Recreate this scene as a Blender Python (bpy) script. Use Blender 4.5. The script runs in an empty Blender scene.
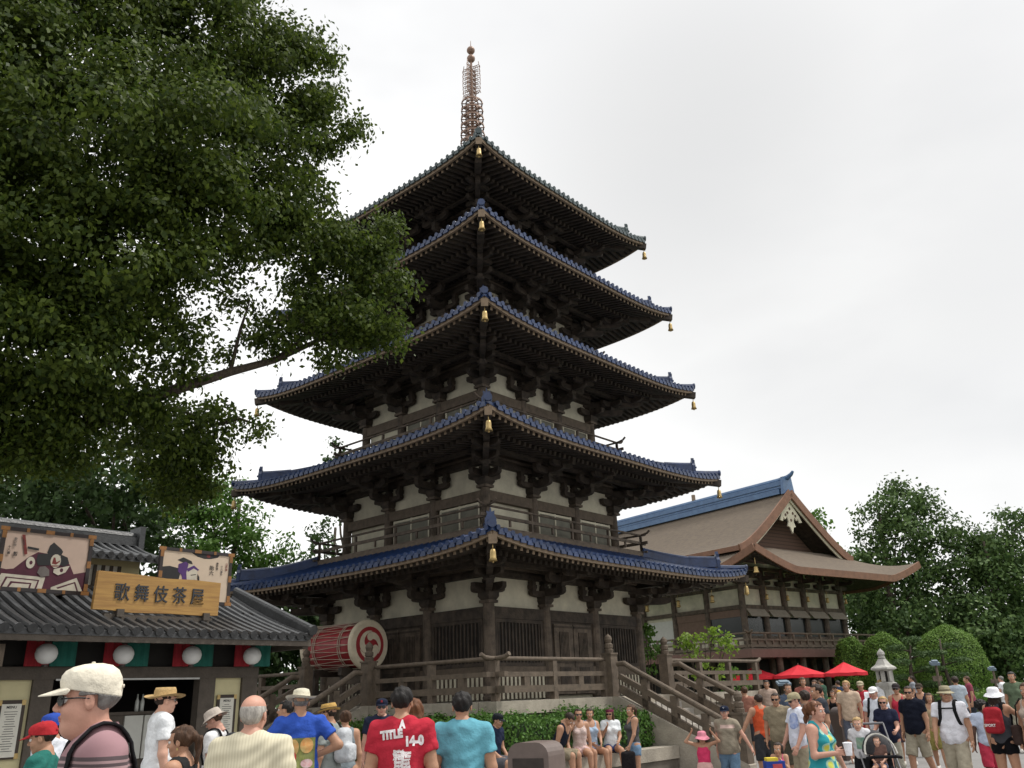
import bpy, math, random
import numpy as np
from mathutils import Matrix, Vector
from mathutils.bvhtree import BVHTree

SC = bpy.context.scene
COL = SC.collection
R = math.radians
# ---------------------------------------------------------------- camera
FPX, PITCH, ROLL = 842.46, R(20.384), R(-2.1655)
cam = bpy.data.cameras.new('camera'); cam_o = bpy.data.objects.new('camera', cam); COL.objects.link(cam_o)
cam.sensor_width = 36; cam.lens = FPX / 1024 * 36; cam.clip_start = .1; cam.clip_end = 3000
fw = Vector((0, math.cos(PITCH), math.sin(PITCH))); r0 = Vector((1, 0, 0)); u0 = Vector((0, -math.sin(PITCH), math.cos(PITCH)))
cr_, sr_ = math.cos(ROLL), math.sin(ROLL)
rt = r0 * cr_ + u0 * sr_; up = -sr_ * r0 + cr_ * u0
cam_o.matrix_world = Matrix(((rt.x, up.x, -fw.x, 0), (rt.y, up.y, -fw.y, 0), (rt.z, up.z, -fw.z, 1.6), (0, 0, 0, 1)))
SC.camera = cam_o
# ---------------------------------------------------------------- world: bright overcast sky
SUN_EL, SUN_AZ = R(60), R(78)      # azimuth clockwise from +Y
W = bpy.data.worlds.new("World"); SC.world = W; W.use_nodes = True
nt = W.node_tree; nt.nodes.clear()
def N(t, **k):
    n = nt.nodes.new(t)
    for a_, v in k.items(): setattr(n, a_, v)
    return n
out = N('ShaderNodeOutputWorld'); bg = N('ShaderNodeBackground'); bgc = N('ShaderNodeBackground'); mixs = N('ShaderNodeMixShader')
sky = N('ShaderNodeTexSky', sky_type='NISHITA', sun_disc=False, sun_elevation=SUN_EL, sun_rotation=SUN_AZ)
sky.air_density = 1.2; sky.dust_density = 3
nt.links.new(sky.outputs[0], bg.inputs[0]); bg.inputs[1].default_value = .1
tc = N('ShaderNodeTexCoord'); mp = N('ShaderNodeMapping'); mp.inputs['Scale'].default_value = (1, 1, 2.2); mp.inputs['Location'].default_value = (.35, .1, .2)
nz = N('ShaderNodeTexNoise'); nz.inputs['Scale'].default_value = 1.5; nz.inputs['Detail'].default_value = 5; nz.inputs['Roughness'].default_value = .5
rmp = N('ShaderNodeValToRGB'); e_ = rmp.color_ramp.elements
e_[0].position = .33; e_[0].color = (.72, .72, .72, 1); e_[1].position = .56; e_[1].color = (.97, .965, .95, 1)
sep = N('ShaderNodeSeparateXYZ'); mr = N('ShaderNodeMapRange')
mr.inputs[1].default_value = .72; mr.inputs[2].default_value = 1.0; mr.inputs[3].default_value = 1.0; mr.inputs[4].default_value = 1.7
nt.links.new(tc.outputs['Generated'], mp.inputs[0]); nt.links.new(mp.outputs[0], nz.inputs['Vector']); nt.links.new(nz.outputs[0], rmp.inputs[0])
nt.links.new(tc.outputs['Generated'], sep.inputs[0]); nt.links.new(sep.outputs[2], mr.inputs[0])
_last = mr.outputs[0]
for _d, _c, _k in (((.345, .80, .47), .875, .74), ((.12, .76, .64), .93, .86), ((.62, .74, .30), .95, .92)):     # broad soft grey cloud banks in the overcast
    _v = Vector(_d).normalized(); _n = N('ShaderNodeVectorMath', operation='DOT_PRODUCT'); _n.inputs[1].default_value = _v; nt.links.new(tc.outputs['Generated'], _n.inputs[0])
    _a = N('ShaderNodeMath', operation='MULTIPLY_ADD'); _a.inputs[1].default_value = .16; nt.links.new(nz.outputs[0], _a.inputs[0]); nt.links.new(_n.outputs['Value'], _a.inputs[2])
    _m = N('ShaderNodeMapRange', interpolation_type='SMOOTHSTEP'); _m.inputs[1].default_value = _c + .10; _m.inputs[2].default_value = 1.09; _m.inputs[3].default_value = 1; _m.inputs[4].default_value = _k; nt.links.new(_a.outputs[0], _m.inputs[0])
    _x = N('ShaderNodeMath', operation='MULTIPLY'); nt.links.new(_last, _x.inputs[0]); nt.links.new(_m.outputs[0], _x.inputs[1]); _last = _x.outputs[0]
nt.links.new(rmp.outputs[0], bgc.inputs[0]); nt.links.new(_last, bgc.inputs[1])
nt.links.new(bg.outputs[0], mixs.inputs[1]); nt.links.new(bgc.outputs[0], mixs.inputs[2]); mixs.inputs[0].default_value = .93
nt.links.new(mixs.outputs[0], out.inputs[0])
sl = bpy.data.lights.new('sun', 'SUN'); sl.energy = 2.1; sl.angle = R(10); sl.color = (1, .96, .9)
so = bpy.data.objects.new('sun', sl); COL.objects.link(so)
sd = Vector((math.sin(SUN_AZ) * math.cos(SUN_EL), math.cos(SUN_AZ) * math.cos(SUN_EL), math.sin(SUN_EL)))
so.rotation_euler = sd.to_track_quat('Z', 'Y').to_euler(); so.location = (0, 0, 40)
vs = SC.view_settings; vs.view_transform = 'Standard'; vs.look = 'None'; vs.gamma = 1; vs.exposure = 0.42; vs.use_curve_mapping = False
SC.cycles.max_bounces = 6; SC.cycles.diffuse_bounces = 3; SC.cycles.transmission_bounces = 4; SC.cycles.transparent_max_bounces = 6

# ---------------------------------------------------------------- frames
CX, CY, ROT = -1.1084, 26.1019, R(49.01)      # pagoda centre and turn
AX = np.array([math.cos(ROT), math.sin(ROT)]); BX = np.array([-math.sin(ROT), math.cos(ROT)])
def pg(x, y): q = AX * x + BX * y; return (CX + q[0], CY + q[1])
def ray(px, py):
    u = (px - 512) / FPX; v = (384 - py) / FPX
    x, w = cr_ * u - sr_ * v, sr_ * u + cr_ * v
    return (x, math.cos(PITCH) - math.sin(PITCH) * w, math.sin(PITCH) + math.cos(PITCH) * w)
def at(px, py, D):
    d = ray(px, py); k = D / d[1]; return np.array([d[0] * k, D, 1.6 + d[2] * k])
def spot(px, D):                                # where on the plaza someone at this bearing and distance stands
    py = 697 - (px - 512) * .0378; return at(px, py, D)[:2]

# ---------------------------------------------------------------- materials
MATS = {}
def mat(name, col, rough=.7, var=.12, scale=6., bump=0., bscale=40., metal=0., col2=None, island=False, spec=None, trans=0., stretch=None, emit=0):
    if name in MATS: return MATS[name]
    m = bpy.data.materials.new(name); m.use_nodes = True; t = m.node_tree; b = t.nodes['Principled BSDF']
    b.inputs['Roughness'].default_value = rough; b.inputs['Metallic'].default_value = metal
    if spec is not None: b.inputs['Specular IOR Level'].default_value = spec
    c = tuple(col) + (1,); c2 = tuple(col2) + (1,) if col2 else tuple(min(1, x * (1 - var * 2)) for x in col) + (1,)
    c1 = c if col2 else tuple(min(1, x * (1 + var)) for x in col) + (1,)
    tcn = t.nodes.new('ShaderNodeTexCoord'); vec = tcn.outputs['Object']
    if stretch:
        mpn = t.nodes.new('ShaderNodeMapping'); mpn.inputs['Scale'].default_value = stretch; t.links.new(vec, mpn.inputs[0]); vec = mpn.outputs[0]
    mx = t.nodes.new('ShaderNodeMix'); mx.data_type = 'RGBA'; mx.inputs[6].default_value = c1; mx.inputs[7].default_value = c2
    if island:
        g = t.nodes.new('ShaderNodeNewGeometry'); t.links.new(g.outputs['Random Per Island'], mx.inputs[0])
    else:
        n = t.nodes.new('ShaderNodeTexNoise'); n.inputs['Scale'].default_value = scale; n.inputs['Detail'].default_value = 6; n.inputs['Roughness'].default_value = .65
        t.links.new(vec, n.inputs['Vector'])
        mr_ = t.nodes.new('ShaderNodeMapRange'); mr_.inputs[1].default_value = .3; mr_.inputs[2].default_value = .7
        t.links.new(n.outputs[0], mr_.inputs[0]); t.links.new(mr_.outputs[0], mx.inputs[0])
    t.links.new(mx.outputs[2], b.inputs['Base Color'])
    if bump:
        n2 = t.nodes.new('ShaderNodeTexNoise'); n2.inputs['Scale'].default_value = bscale; n2.inputs['Detail'].default_value = 5; t.links.new(vec, n2.inputs['Vector'])
        bp = t.nodes.new('ShaderNodeBump'); bp.inputs['Strength'].default_value = bump; bp.inputs['Distance'].default_value = .03 if name.startswith('fabric') else .02
        t.links.new(n2.outputs[0], bp.inputs['Height']); t.links.new(bp.outputs[0], b.inputs['Normal'])
    if trans:
        tr = t.nodes.new('ShaderNodeBsdfTranslucent'); t.links.new(mx.outputs[2], tr.inputs[0]); ms = t.nodes.new('ShaderNodeMixShader'); ms.inputs[0].default_value = trans
        t.links.new(b.outputs[0], ms.inputs[1]); t.links.new(tr.outputs[0], ms.inputs[2]); t.links.new(ms.outputs[0], t.nodes['Material Output'].inputs[0])
    MATS[name] = m; return m
def hexc(h): # sRGB hex to linear
    v = [int(h[i:i + 2], 16) / 255 for i in (0, 2, 4)]
    return tuple(x / 12.92 if x <= .04045 else ((x + .055) / 1.055) ** 2.4 for x in v)
def cloth(h, k=1.0): # fabric of a plain colour
    c_ = hexc(h); g_ = sum(c_) / 3; return mat('fabric_' + h, tuple((x * .88 + g_ * .12) * k for x in c_), .92, .10, 7, .9, 11, spec=.15)
def banded(name, ca, cb, freq, width, axis=2, rough=.85, lo=None):   # stripes / weave bands across an object axis
    if name in MATS: return MATS[name]
    m = bpy.data.materials.new(name); m.use_nodes = True; t = m.node_tree; b = t.nodes['Principled BSDF']; b.inputs['Roughness'].default_value = rough
    tcn = t.nodes.new('ShaderNodeTexCoord'); s = t.nodes.new('ShaderNodeSeparateXYZ'); t.links.new(tcn.outputs['Object'], s.inputs[0])
    mu = t.nodes.new('ShaderNodeMath'); mu.operation = 'MULTIPLY'; mu.inputs[1].default_value = freq; t.links.new(s.outputs[axis], mu.inputs[0])
    fr = t.nodes.new('ShaderNodeMath'); fr.operation = 'FRACT'; t.links.new(mu.outputs[0], fr.inputs[0])
    lt = t.nodes.new('ShaderNodeMath'); lt.operation = 'LESS_THAN'; lt.inputs[1].default_value = width; t.links.new(fr.outputs[0], lt.inputs[0])
    mx = t.nodes.new('ShaderNodeMix'); mx.data_type = 'RGBA'; mx.inputs[6].default_value = tuple(ca) + (1,); mx.inputs[7].default_value = tuple(cb) + (1,)
    t.links.new(lt.outputs[0], mx.inputs[0]); t.links.new(mx.outputs[2], b.inputs['Base Color']); MATS[name] = m; return m

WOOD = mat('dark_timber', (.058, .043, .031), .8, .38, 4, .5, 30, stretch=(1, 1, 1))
WOOD2 = mat('brown_timber', (.118, .09, .066), .8, .35, 4, .5, 30)
WOODL = mat('weathered_timber', (.125, .095, .068), .8, .2, 6, .4, 30)
TAN = mat('rafter_end_paint', (.24, .175, .115), .7, .15, 8)
BLACKW = mat('black_timber', (.018, .014, .011), .85, .2, 5, .3, 30)
PLAST = mat('cream_plaster', (.62, .58, .45), .9, .14, 1.6, .2, 14)
BLUE = mat('blue_glazed_tile', (.022, .048, .135), .36, .3, 3, .2, 18, col2=(.010, .020, .055))
GREENT = mat('green_grey_tile', (.05, .075, .075), .4, .3, 3, .15, 25, col2=(.03, .05, .055))
GREYT = mat('grey_clay_tile', (.07, .072, .074), .42, .3, 4, .4, 22, col2=(.03, .031, .033))
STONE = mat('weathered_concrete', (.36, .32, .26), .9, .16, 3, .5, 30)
STONED = mat('dark_concrete', (.15, .13, .105), .9, .2, 2, .5, 20)  # darker concrete tone for the retaining wall and the seat wall base
STEPM = mat('step_concrete', (.40, .37, .33), .9, .1, 3, .3, 30)
PAVE = mat('plaza_paving', (.21, .204, .197), .9, .1, .7, .25, 60)
GOLD = mat('gilded_metal', (.50, .36, .15), .45, .15, 8, metal=.6)
BRONZE = mat('copper_bronze', (.26, .165, .12), .55, .2, 8, metal=.3)
METD = mat('dark_metal', (.06, .05, .045), .45, .15, 8, metal=.5)
BARK = mat('tree_bark', (.075, .058, .042), .95, .3, 8, 1, 18, stretch=(3, 3, .6))
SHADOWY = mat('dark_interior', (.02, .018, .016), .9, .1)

# ---------------------------------------------------------------- mesh collector
class MB:
    def __init__(s, ox=0, oy=0, oz=0): s.v = []; s.f = []; s.mi = []; s.M = None; s.o = (ox, oy, oz); s.m = 0
    def add(s, vs, fs, m=None):
        n = len(s.v); m = s.m if m is None else m
        for p in vs:
            if s.M is not None: p = s.M @ Vector(p)
            s.v.append((p[0] - s.o[0], p[1] - s.o[1], p[2] - s.o[2]))
        for f in fs: s.f.append(tuple(i + n for i in f)); s.mi.append(m)
    def box(s, x0, x1, y0, y1, z0, z1, m=None):
        s.add([(x0, y0, z0), (x1, y0, z0), (x1, y1, z0), (x0, y1, z0), (x0, y0, z1), (x1, y0, z1), (x1, y1, z1), (x0, y1, z1)],
              [(0, 3, 2, 1), (4, 5, 6, 7), (0, 1, 5, 4), (1, 2, 6, 5), (2, 3, 7, 6), (3, 0, 4, 7)], m)
    def beam(s, p, q, w, h, m=None, mend=None, up=(0, 0, 1)):
        p = Vector(p); q = Vector(q); d = (q - p).normalized(); sd_ = d.cross(Vector(up)).normalized(); u = sd_.cross(d)
        c = []
        for e in (p, q):
            for a_, b_ in ((-1, -1), (1, -1), (1, 1), (-1, 1)): c.append(tuple(e + sd_ * (a_ * w / 2) + u * (b_ * h / 2)))
        s.add(c, [(0, 1, 5, 4), (1, 2, 6, 5), (2, 3, 7, 6), (3, 0, 4, 7)], m)
        s.add(c, [(3, 2, 1, 0)], m); s.add(c, [(4, 5, 6, 7)], m if mend is None else mend)
    def tube(s, pts, r, n=8, m=None, cap=True):
        pts = [Vector(p) for p in pts]; k = len(pts); rs = r if hasattr(r, '__len__') else [r] * k
        vs = []; ref = Vector((0, 0, 1))
        for i, p in enumerate(pts):
            d = (pts[min(i + 1, k - 1)] - pts[max(i - 1, 0)]).normalized()
            if abs(d.dot(ref)) > .95: ref = Vector((0, 1, 0)) if abs(d.y) < .9 else Vector((1, 0, 0))
            a_ = d.cross(ref).normalized(); b_ = a_.cross(d)
            for j in range(n):
                t = 2 * math.pi * j / n; vs.append(tuple(p + (a_ * math.cos(t) + b_ * math.sin(t)) * rs[i]))
        fs = [(i * n + j, i * n + (j + 1) % n, (i + 1) * n + (j + 1) % n, (i + 1) * n + j) for i in range(k - 1) for j in range(n)]
        if cap: fs += [tuple(range(n))[::-1], tuple((k - 1) * n + j for j in range(n))]
        s.add(vs, fs, m)
    def lathe(s, prof, c=(0, 0, 0), n=16, m=None, sx=1, sy=1):
        vs = []; k = len(prof)
        for (r, z) in prof:
            for j in range(n):
                t = 2 * math.pi * j / n; vs.append((c[0] + r * math.cos(t) * sx, c[1] + r * math.sin(t) * sy, c[2] + z))
        fs = [(i * n + j, i * n + (j + 1) % n, (i + 1) * n + (j + 1) % n, (i + 1) * n + j) for i in range(k - 1) for j in range(n)]
        fs += [tuple(range(n))[::-1], tuple((k - 1) * n + j for j in range(n))]
        s.add(vs, fs, m)
    def prism(s, poly, o, ux, uy, t, m=None):      # extruded outline: o + ux*x + uy*y, thickness t along ux x uy (centred)
        ux = Vector(ux); uy = Vector(uy); nn = ux.cross(uy).normalized(); o = Vector(o); k = len(poly)
        vs = [tuple(o + ux * x + uy * y - nn * t / 2) for x, y in poly] + [tuple(o + ux * x + uy * y + nn * t / 2) for x, y in poly]
        fs = [tuple(range(k))[::-1], tuple(range(k, 2 * k))] + [(i, (i + 1) % k, k + (i + 1) % k, k + i) for i in range(k)]
        s.add(vs, fs, m)
    def grid(s, rows, m=None, flip=False):
        n = len(rows[0]); vs = [p for r_ in rows for p in r_]
        fs = [(i * n + j, i * n + j + 1, (i + 1) * n + j + 1, (i + 1) * n + j) for i in range(len(rows) - 1) for j in range(n - 1)]
        if flip: fs = [f[::-1] for f in fs]
        s.add(vs, fs, m)
    def sheet(s, rows, t, m=None, mu=None):   # a curved slab of thickness t
        s.grid(rows, m); lo = [[(p[0], p[1], p[2] - t) for p in r_] for r_ in rows]; s.grid(lo, m if mu is None else mu, True)
        ring = lambda R_: list(R_[0]) + [r_[-1] for r_ in R_[1:]] + list(R_[-1][-2::-1]) + [r_[0] for r_ in R_[-2:0:-1]]
        a_, b_ = ring(rows), ring(lo); k = len(a_)
        s.add(a_ + b_, [(i, k + i, k + (i + 1) % k, (i + 1) % k) for i in range(k)], m)
    def build(s, name, mats, parent=None, smooth=False):
        me = bpy.data.meshes.new(name); me.from_pydata(s.v, [], s.f); mats = mats if isinstance(mats, (list, tuple)) else [mats]
        for q in mats: me.materials.append(q)
        if len(mats) > 1: me.polygons.foreach_set('material_index', s.mi)
        if smooth: me.polygons.foreach_set('use_smooth', [True] * len(me.polygons))
        me.validate(); me.update()
        o = bpy.data.objects.new(name, me); COL.objects.link(o)
        if parent: o.parent = parent
        return o
def tag(o, label=None, cat=None, group=None, kind=None):
    if label: o['label'] = label
    if cat: o['category'] = cat
    if group: o['group'] = group
    if kind: o['kind'] = kind
    return o
def thing(name, loc, rz, label, cat, group=None):
    o = bpy.data.objects.new(name, None); COL.objects.link(o); o.location = loc; o.rotation_euler = (0, 0, rz); o.empty_display_size = .3
    return tag(o, label, cat, group)
def rawmesh(name, V, F, mats, parent=None, mi=None, smooth=False):
    me = bpy.data.meshes.new(name); V = np.asarray(V, np.float32); F = np.asarray(F, np.int32); k = F.shape[1]
    me.vertices.add(len(V)); me.vertices.foreach_set('co', V.ravel()); me.loops.add(F.size); me.loops.foreach_set('vertex_index', F.ravel())
    me.polygons.add(len(F)); me.polygons.foreach_set('loop_start', np.arange(0, F.size, k, dtype=np.int32)); me.polygons.foreach_set('loop_total', np.full(len(F), k, np.int32))
    for q in (mats if isinstance(mats, (list, tuple)) else [mats]): me.materials.append(q)
    if mi is not None: me.polygons.foreach_set('material_index', np.asarray(mi, np.int32))
    if smooth: me.polygons.foreach_set('use_smooth', np.ones(len(F), bool))
    me.update(calc_edges=True); o = bpy.data.objects.new(name, me); COL.objects.link(o)
    if parent: o.parent = parent
    return o
def rz4(k): return Matrix.Rotation(k * math.pi / 2, 4, 'Z')
def text_data(body, size, extrude=.006, bold=0., shear=0):
    c = bpy.data.curves.new('lettering', 'FONT'); c.body = body; c.size = size; c.extrude = extrude; c.align_x = 'CENTER'; c.align_y = 'CENTER'; c.offset = bold; c.shear = shear; c.resolution_u = 4
    o = bpy.data.objects.new('lettering', c); COL.objects.link(o); dg = bpy.context.evaluated_depsgraph_get(); me = bpy.data.meshes.new_from_object(o.evaluated_get(dg))
    bpy.data.objects.remove(o); bpy.data.curves.remove(c); me.name = 'lettering'; return me
def lettering(body, size, m, parent, M4, extrude=.006, bold=0., vertical=False, name='lettering'):
    if vertical: body = '\n'.join(body)
    me = text_data(body, size, extrude, bold); me.transform(M4); me.materials.clear(); me.materials.append(m)
    o = bpy.data.objects.new(name, me); COL.objects.link(o); o.parent = parent; return o
FACE = Matrix.Rotation(math.pi / 2, 4, 'X')   # text lying in XY turned to stand in XZ, read from -Y
# ================================================================ ground
g = MB(); g.box(-500, 500, -300, 700, -.5, 0); 
PAVE.node_tree.nodes['Principled BSDF'].inputs['Roughness'].default_value = .92
tag(g.build('ground', PAVE), kind='structure')
lw = MB(); lw.box(6, 90, 39, 140, -.3, .012); lw.box(-95, 2, 40, 140, -.3, .012); lw.box(19.5, 60, 24, 38.9, -.3, .012)
tag(lw.build('lawn', mat('lawn_grass', (.07, .13, .035), .95, .3, 1.5, .6, 90)), kind='structure')

# ================================================================ pagoda
EV = [5.80, 5.458, 5.107, 4.760, 4.296]; HB = [4.744, 7.778, 10.788, 13.647, 16.436]; WL = [3.268, 2.926, 2.564, 2.25, 1.95]
ZB = [1.53] + [h + .90 for h in HB[:4]]
LIFT = .30
P = thing('pagoda', (CX, CY, 0), ROT, 'five storey Japanese pagoda of dark timber with blue tiled roofs', 'pagoda')
def arm(mb, o, ux, L, h, t, m=0):      # boat shaped bracket arm with curved under-ends
    pl = [(-L / 2, h), (-L / 2, h * .45)] + [(-L / 2 + L * .22 * (1 - math.cos(x)), h * .45 * (1 - math.sin(x))) for x in (.5, 1.0, 1.5)]
    pl = pl + [(-x, y) for x, y in pl[::-1]]
    mb.prism(pl[::-1], o, ux, (0, 0, 1), t, m)
def blk(mb, x, y, z, w, h, m=0):
    mb.lathe([(w * .5, 0), (w * .707, h * .4), (w * .707, h)], (x, y, z), 4, m) if False else mb.add(
        [(x - w * .36, y - w * .36, z), (x + w * .36, y - w * .36, z), (x + w * .36, y + w * .36, z), (x - w * .36, y + w * .36, z)] +
        [(x + a_ * w / 2, y + b_ * w / 2, z + h * k) for k in (.45, 1) for a_, b_ in ((-1, -1), (1, -1), (1, 1), (-1, 1))],
        [(0, 3, 2, 1), (8, 9, 10, 11)] + [(l * 4 + j, l * 4 + (j + 1) % 4, l * 4 + 4 + (j + 1) % 4, l * 4 + 4 + j) for l in (0, 1) for j in range(4)], m)
def bracket_mesh(z, w, reach):         # bracket cluster, column axis at x=0,y=-w facing -y
    b = MB(); y = -w
    blk(b, 0, y, z, .36, .2)
    arm(b, (0, y - .02, z + .18), (1, 0, 0), 1.16, .15, .15); arm(b, (0, y - .2, z + .2), (0, 1, 0), 1.0, .2, .15)
    for x in (-.49, 0, .49): blk(b, x, y - .02, z + .33, .18, .15); b.box(x - .07, x + .07, y - .09, y + .06, z + .479, z + .62)
    blk(b, 0, y - .6, z + .4, .2, .12)
    arm(b, (0, y - .6, z + .5), (1, 0, 0), 1.15, .19, .13); arm(b, (0, y - .45, z + .52), (0, 1, 0), 1.5, .18, .14)
    for x in (-.47, 0, .47): blk(b, x, y - .6, z + .66, .18, .1)
    arm(b, (0, y - 1.08, z + .62), (1, 0, 0), .9, .16, .13)
    for x in (-.36, 0, .36): blk(b, x, y - 1.08, z + .76, .17, .09)
    b.beam((0, y + .1, z + 1.12), (0, y - reach, z + .70), .13, .2)
    return b
def corner_bracket(z, w, reach):       # at the corner (w,-w), diagonal
    b = MB(); d = Vector((1, -1, 0)).normalized(); c = Vector((w, -w, 0))
    blk(b, w, -w, z, .38, .2)
    arm(b, (w, -w, z + .2), (1, 0, 0), 1.1, .2, .15); arm(b, (w, -w, z + .2), (0, 1, 0), 1.1, .2, .149)
    for k, (r_, zz) in enumerate(((.0, .4), (.7, .4), (1.35, .66))):
        q = c + d * r_; blk(b, q.x, q.y, z + zz, .22, .12)
    arm(b, tuple(c + d * .35) [:2] + (z + .2,), tuple(d), 1.5, .2, .15); arm(b, tuple(c + d * .7)[:2] + (z + .5,), tuple(d), 2.1, .19, .15)
    for s_ in (1, -1):
        q = c + d * .7
        arm(b, (q.x, q.y, z + .5), (1, 0, 0) if s_ > 0 else (0, 1, 0), .9, .17, .13)
        q = c + d * 1.4; arm(b, (q.x, q.y, z + .64), (1, 0, 0) if s_ > 0 else (0, 1, 0), .95, .16, .13)
    b.beam(tuple(c + d * -.1 + Vector((0, 0, z + 1.12))), tuple(c + d * (reach * 1.35) + Vector((0, 0, z + .78))), .16, .22)
    return b
def roofz(i, x, y):                    # tiled surface height, front side (|x|<=-y)
    e = EV[i]; wi, zi = ((WL[i + 1] + .60), ZB[i + 1] - .14) if i < 4 else (.30, 18.55)
    ze = HB[i] - LIFT + .29; W_ = -y; t = (W_ - wi) / (e - wi); s_ = min(1.03, abs(x) / W_)
    return zi - (zi - ze) * (1.28 * t - .28 * t * t) + LIFT * (s_ ** 4) * max(0, t) ** 1.6
def roof(i):
    e = EV[i]; wi = WL[i + 1] + .60 if i < 4 else .30; w = WL[i]; TM = BLUE if i < 4 else GREENT
    rb = MB(); NS, NT = 36, 10
    for k in range(4):
        rb.M = rz4(k); rows = []
        for a_ in range(NT + 1):
            W_ = wi + (e - wi) * a_ / NT
            rows.append([(W_ * (2 * j / NS - 1), -W_, roofz(i, W_ * (2 * j / NS - 1), -W_)) for j in range(NS + 1)][::-1])
        rb.sheet(rows, .07, 0)
        n = int(e / .236)
        for j in range(-n, n + 1):
            x = j * .236; W0 = max(wi, abs(x)); pts = []
            if e - W0 < .06: continue
            kk = max(2, int((e - W0) / .35) + 1)
            for q in range(kk + 1): W_ = W0 + (e + .03 - W0) * q / kk; pts.append((x, -W_, roofz(i, x, -min(W_, e)) + .02))
            rb.tube(pts, .047, 7, 0)
            rb.tube([(x, -e - .02, pts[-1][2] + .005), (x, -e - .06, pts[-1][2])], .062, 10, 0)
            if j < n: 
                zc = roofz(i, x + .118, -e); rb.box(x + .03, x + .206, -e - .045, -e - .01, zc - .1, zc + .012, 0)
    ro = rb.build('roof', TM, P)
    # hip ridges with end ornaments
    for k in range(4):
        h = MB(); h.M = rz4(k); d = Vector((1, -1, 0)).normalized(); pts = []; last = e * .885
        W_ = wi
        seq = [wi + (last - wi) * q / 8 for q in range(9)]
        for q in range(8):
            p0 = Vector((seq[q], -seq[q], roofz(i, seq[q], -seq[q]) + .11)); p1 = Vector((seq[q + 1], -seq[q + 1], roofz(i, seq[q + 1], -seq[q + 1]) + .11))
            if q > 4: p0.z += .02 * (q - 4); p1.z += .02 * (q - 3)
            h.beam(p0, p1 + (p1 - p0) * .02, .2, .24); h.tube([p0 + Vector((0, 0, .14)), p1 + Vector((0, 0, .14))], .075, 8)
        tip = Vector((last, -last, roofz(i, last, -last) + .2))
        side = Vector((1, 1, 0)).normalized()
        pl = [(-.17, -.18), (-.2, .1), (-.12, .2), (-.14, .3), (-.04, .27), (0, .4), (.04, .27), (.14, .3), (.12, .2), (.2, .1), (.17, -.18)]
        h.prism([(x * .66, y * .9) for x, y in pl[::-1]], tip + d * .05, side, (0, 0, 1), .1)
        h.lathe([(.0, 0), (.07, .02), (.07, .06), (0, .08)], tuple(tip + d * .1), 8)
        a_ = last; pp = [Vector((a_ + (e - .02 - a_) * q / 4, -(a_ + (e - .02 - a_) * q / 4), 0)) for q in range(5)]
        for q, p_ in enumerate(pp): p_.z = roofz(i, min(p_.x, e), -min(p_.x, e)) + .05 + .03 * (q / 4) ** 2
        h.tube(pp, [.1, .1, .095, .09, .085], 8); 
        h.tube([pp[-1], pp[-1] + d * .05], .1, 10)
        h.build('hip_ridge', TM, ro)
    # soffit, fascia, rafters
    sf = MB(); zu = lambda x, W_: (HB[i] - LIFT + .17) + (e - W_) * .20 + LIFT * (min(1, abs(x) / W_) ** 4) * max(0, (W_ - w) / (e - w)) ** 1.6
    for k in range(4):
        sf.M = rz4(k); rows = []
        for a_ in range(9):
            W_ = w - .1 + (e - .06 - w + .1) * a_ / 8
            rows.append([(W_ * (2 * j / 28 - 1), -W_, zu(W_ * (2 * j / 28 - 1), W_)) for j in range(29)][::-1])
        sf.sheet(rows, .03, 0)
    sf.build('soffit', BLACKW if i > 2 else WOOD, ro)  # upper soffits get a darker timber colour than the lower ones
    fa = MB()
    for k in range(4):
        fa.M = rz4(k); E_ = e - .05
        for j in range(28):
            x0, x1 = E_ * (2 * j / 28 - 1), E_ * (2 * (j + 1) / 28 - 1)
            fa.beam((x0, -E_, zu(x0, E_) + .01), (x1, -E_, zu(x1, E_) + .01), .07, .13)
    fa.build('fascia', TAN, ro)
    rf = MB(); sp = .205; n = int((e - .2) / sp)
    for k in range(4):
        rf.M = rz4(k)
        for j in range(-n, n + 1):
            x = j * sp; W0 = max(w, abs(x) + .02); E_ = e - .13
            if E_ - W0 > .1: rf.beam((x, -W0, zu(x, W0) - .085), (x, -E_, zu(x, E_) - .085), .085, .1, 0, 1)
            E_ = e - .95
            if E_ - W0 > .1: rf.beam((x, -W0, zu(x, W0) - .21), (x, -E_, zu(x, E_) - .19), .095, .11, 0, 0)
        E_ = e - 1.0; rf.beam((-E_, -E_, zu(E_, E_) - .13), (E_, -E_, zu(E_, E_) - .13), .08, .04, 0)
    rf.build('rafters', [WOOD, TAN], ro)
    for k in range(4):
        hb = MB(); hb.M = rz4(k); zc = HB[i]
        hb.beam((w, -w, zc + .42), (e - .55, -(e - .55), zc - .02), .2, .26, 0)
        hb.beam((w, -w, zc + .55), (e + .0, -(e + .0), zc + .03), .18, .2, 0, 1)
        q = e - .06
        hb.build('hip_rafter', [WOOD, TAN], ro)
        bl = MB(); bl.M = rz4(k) @ Matrix.Translation((q, -q, zc - .09))
        bl.tube([(0, 0, .05), (0, 0, -.12)], .012, 5)
        bl.lathe([(.02, -.08), (.052, -.1), (.065, -.16), (.068, -.27), (.095, -.34), (.085, -.34), (.0, -.3)], (0, 0, 0), 14)
        bl.tube([(0, 0, -.3), (0, 0, -.38)], [.015, .025], 6)
        bl.build('bell', GOLD, ro, True)
    return ro
for i in range(5): roof(i)

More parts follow.
